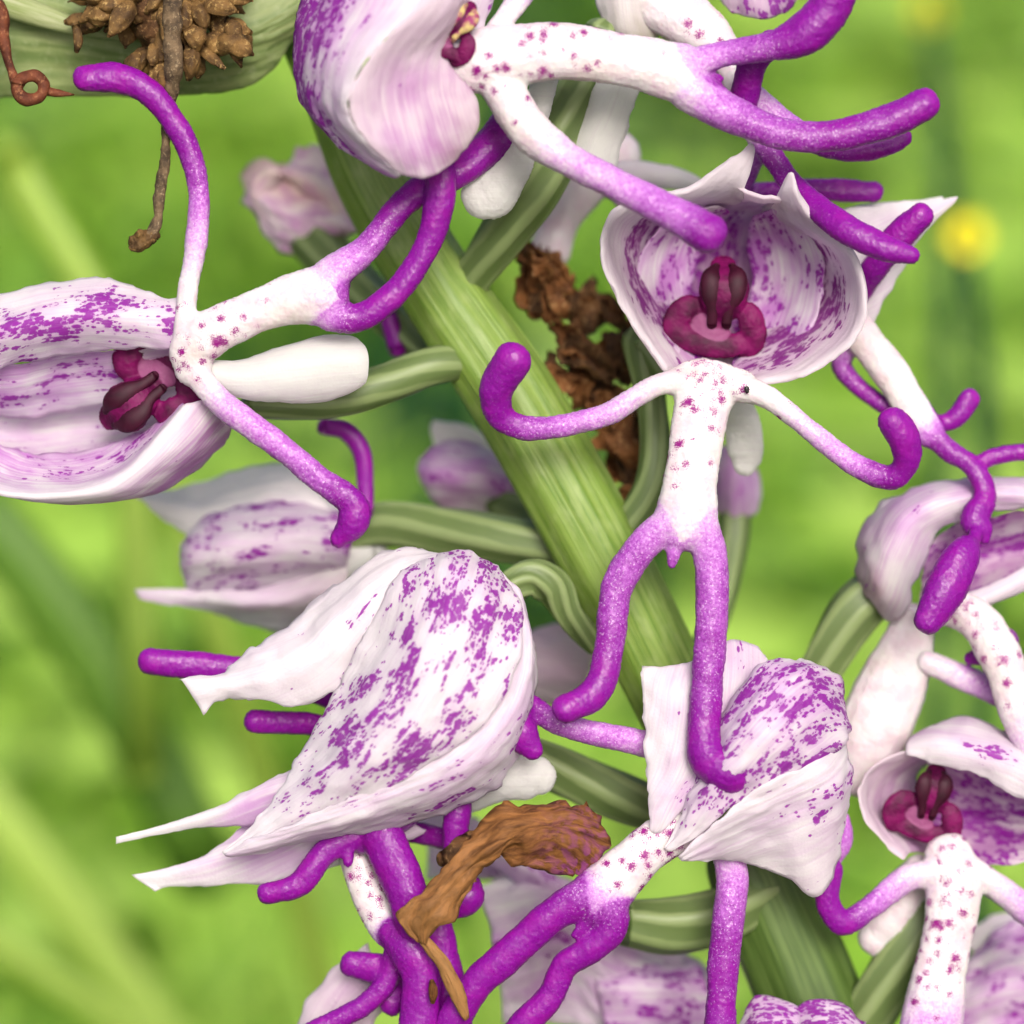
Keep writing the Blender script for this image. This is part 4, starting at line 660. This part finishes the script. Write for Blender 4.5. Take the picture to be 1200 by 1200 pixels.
t = thing('dry_plant_litter', 'dark brown crumpled withered flowers clinging along the right side of the stem', 'withered flowers', (700, 540, -170))
rr = random.Random(5)
spots = [(618, 305, 26), (632, 335, 34), (655, 355, 36), (690, 350, 34), (712, 372, 34), (668, 400, 36), (700, 415, 40), (735, 425, 34), (690, 450, 36), (715, 470, 38), (742, 500, 34), (725, 520, 36), (735, 555, 30), (742, 585, 22), (640, 315, 24), (752, 395, 28), (655, 428, 24)]
for q, (x, y, r) in enumerate([(s_[0] + rr.uniform(-10, 10), s_[1] + rr.uniform(-10, 10), s_[2] * rr.uniform(.7, 1.1)) for s_ in spots for _ in (0, 1)]):
    a = rr.uniform(.6, 2.2); zz = -200 + rr.uniform(-30, 30); ca, sa = math.cos(a), math.sin(a); rows = []; curl = rr.uniform(.4, 1.5)
    for i in range(6):
        u = (i / 5 - .5) * 2; row = []; ww = .5 * math.sqrt(max(.06, 1 - u * u)) * rr.uniform(.6, 1.2)
        for j in range(4):
            v = (j / 3 - .5) * 2; X, Y = u * r, v * r * ww
            row.append((x + X * ca - Y * sa + rr.uniform(-5, 5), y + X * sa + Y * ca + rr.uniform(-5, 5), zz + curl * r * .5 * v * v - u * u * 12 + rr.uniform(-9, 9)))
        rows.append(row)
    sheet('shrivelled_petal', t, rows, 'dry_brown' if q % 3 else 'dry_dark', wr=9, ruf=8, thick=5)
tube('twig', t, [(605, 285, -190, 5), (625, 305, -180, 6), (650, 320, -190, 5), (690, 420, -215, 8), (735, 560, -205, 7), (760, 620, -190, 6)], 'dry_dark', bump=2, nseg=12)

t = thing('dry_seed_head', 'brown dry seed cluster at the top left edge in front of the grey-green leaf', 'seed head', (200, 0, 0))
rr = random.Random(11)
for q in range(120):
    if q < 80: x, y = rr.gauss(195, 36), rr.uniform(-40, 92)
    else: x, y = rr.uniform(92, 290), rr.uniform(-40, 40)
    if x < 140: y = min(y, 22)
    if x > 225: y = min(y, 70)
    x = min(max(x, 100), 282); a = math.atan2(y + 30, x - 195) + rr.uniform(-.5, .5); L = rr.uniform(14, 26); zz = rr.uniform(-44, 16); r = rr.uniform(7, 13)
    tube('seed', t, [(x - math.cos(a) * L * .8, y - math.sin(a) * L * .8, zz - 8, r * .5), (x - math.cos(a) * L * .3, y - math.sin(a) * L * .3, zz, r), (x + math.cos(a) * L * .35, y + math.sin(a) * L * .35, zz + 3, r * .95), (x + math.cos(a) * L, y + math.sin(a) * L, zz + rr.uniform(-6, 8), r * .25)], 'dry_seed', bump=2.4, nseg=18, seed=q, step=3, ribs=5, ribamp=.12, flat=rr.uniform(.55, 1))
tube('seed', t, [(255, 60, -6, 8), (268, 50, 2, 14), (282, 52, 2, 12), (291, 56, -2, 4)], 'dry_seed', bump=1, nseg=14, step=3)
tube('ragged_husk', t, [(88, 30, -10, 4), (92, 45, -8, 6), (90, 60, -8, 3)], 'dry_seed', bump=2, nseg=10)
core = tube('core', t, [(190, -120, -30, 40), (190, -40, -30, 46), (192, 20, -34, 42), (200, 60, -36, 22)], 'dry_dark', bump=6, nseg=28)

t = thing('dry_stalk', 'thin brown dry stalk hanging from the seed cluster, hooked at its lower end', 'stalk', (200, -40, 20))
tube('stalk', t, [(196, -90, 26, 12), (201, -10, 26, 12), (202, 40, 24, 11), (203, 85, 22, 10), (198, 120, 8, 7.5), (194, 175, 2, 6.5), (189, 225, 0, 6.5), (183, 262, 0, 7), (174, 278, 0, 7)], 'dry_stalk', bump=2.2, nseg=18, step=3)
fused('knob', t, [[(180, 274, 0, 8), (168, 282, 2, 10), (158, 284, 2, 7)], [(168, 280, 4, 7), (164, 274, 8, 6)], [(162, 288, 4, 7), (156, 290, 4, 4)]], 'dry_seed', voxel=1.6, smooth=3, wob=3)

t = thing('dry_tendril', 'reddish brown dried tendril curled into a small ring at the left edge', 'tendril', (0, 40, -10))
ring = [(35 + 16 * math.cos(a), 103 + 14 * math.sin(a), -4 + a, 7.5) for a in np.linspace(math.radians(200), math.radians(560), 14)]
tube('coil', t, [(-40, -20, -14, 14), (-4, 12, -12, 13), (3, 40, -10, 8), (9, 68, -8, 5.5), (16, 90, -6, 6)] + ring, 'dry_red', bump=1.2, nseg=14, step=3)
tube('tip', t, [(50, 106, 0, 6), (64, 109, 0, 5), (86, 111, 0, 1.6)], 'dry_red', bump=.8, nseg=10, step=3)

t = thing('broad_leaf', 'grey-green broad leaf with a pale midrib behind the dry seed cluster', 'leaf', (-100, -60, -90))
sheet('blade', t, [[(-90, -160, -110), (-95, -40, -90), (-90, 30, -96), (-80, 122, -120)], [(60, -160, -110), (40, -30, -86), (55, 40, -92), (50, 112, -120)], [(190, -160, -110), (170, 10, -84), (185, 60, -90), (190, 114, -120)], [(300, -160, -110), (285, 10, -88), (292, 50, -92), (296, 98, -120)], [(380, -100, -110), (370, -20, -96), (366, 10, -100), (352, 40, -116)]], 'leaf', thick=8, wr=4, ruf=2)
tube('midrib', t, [(-90, -28, -74, 18), (0, 2, -70, 16), (60, 22, -68, 13), (105, 34, -68, 9), (200, 48, -72, 5)], 'bract', nseg=14, flat=.6)
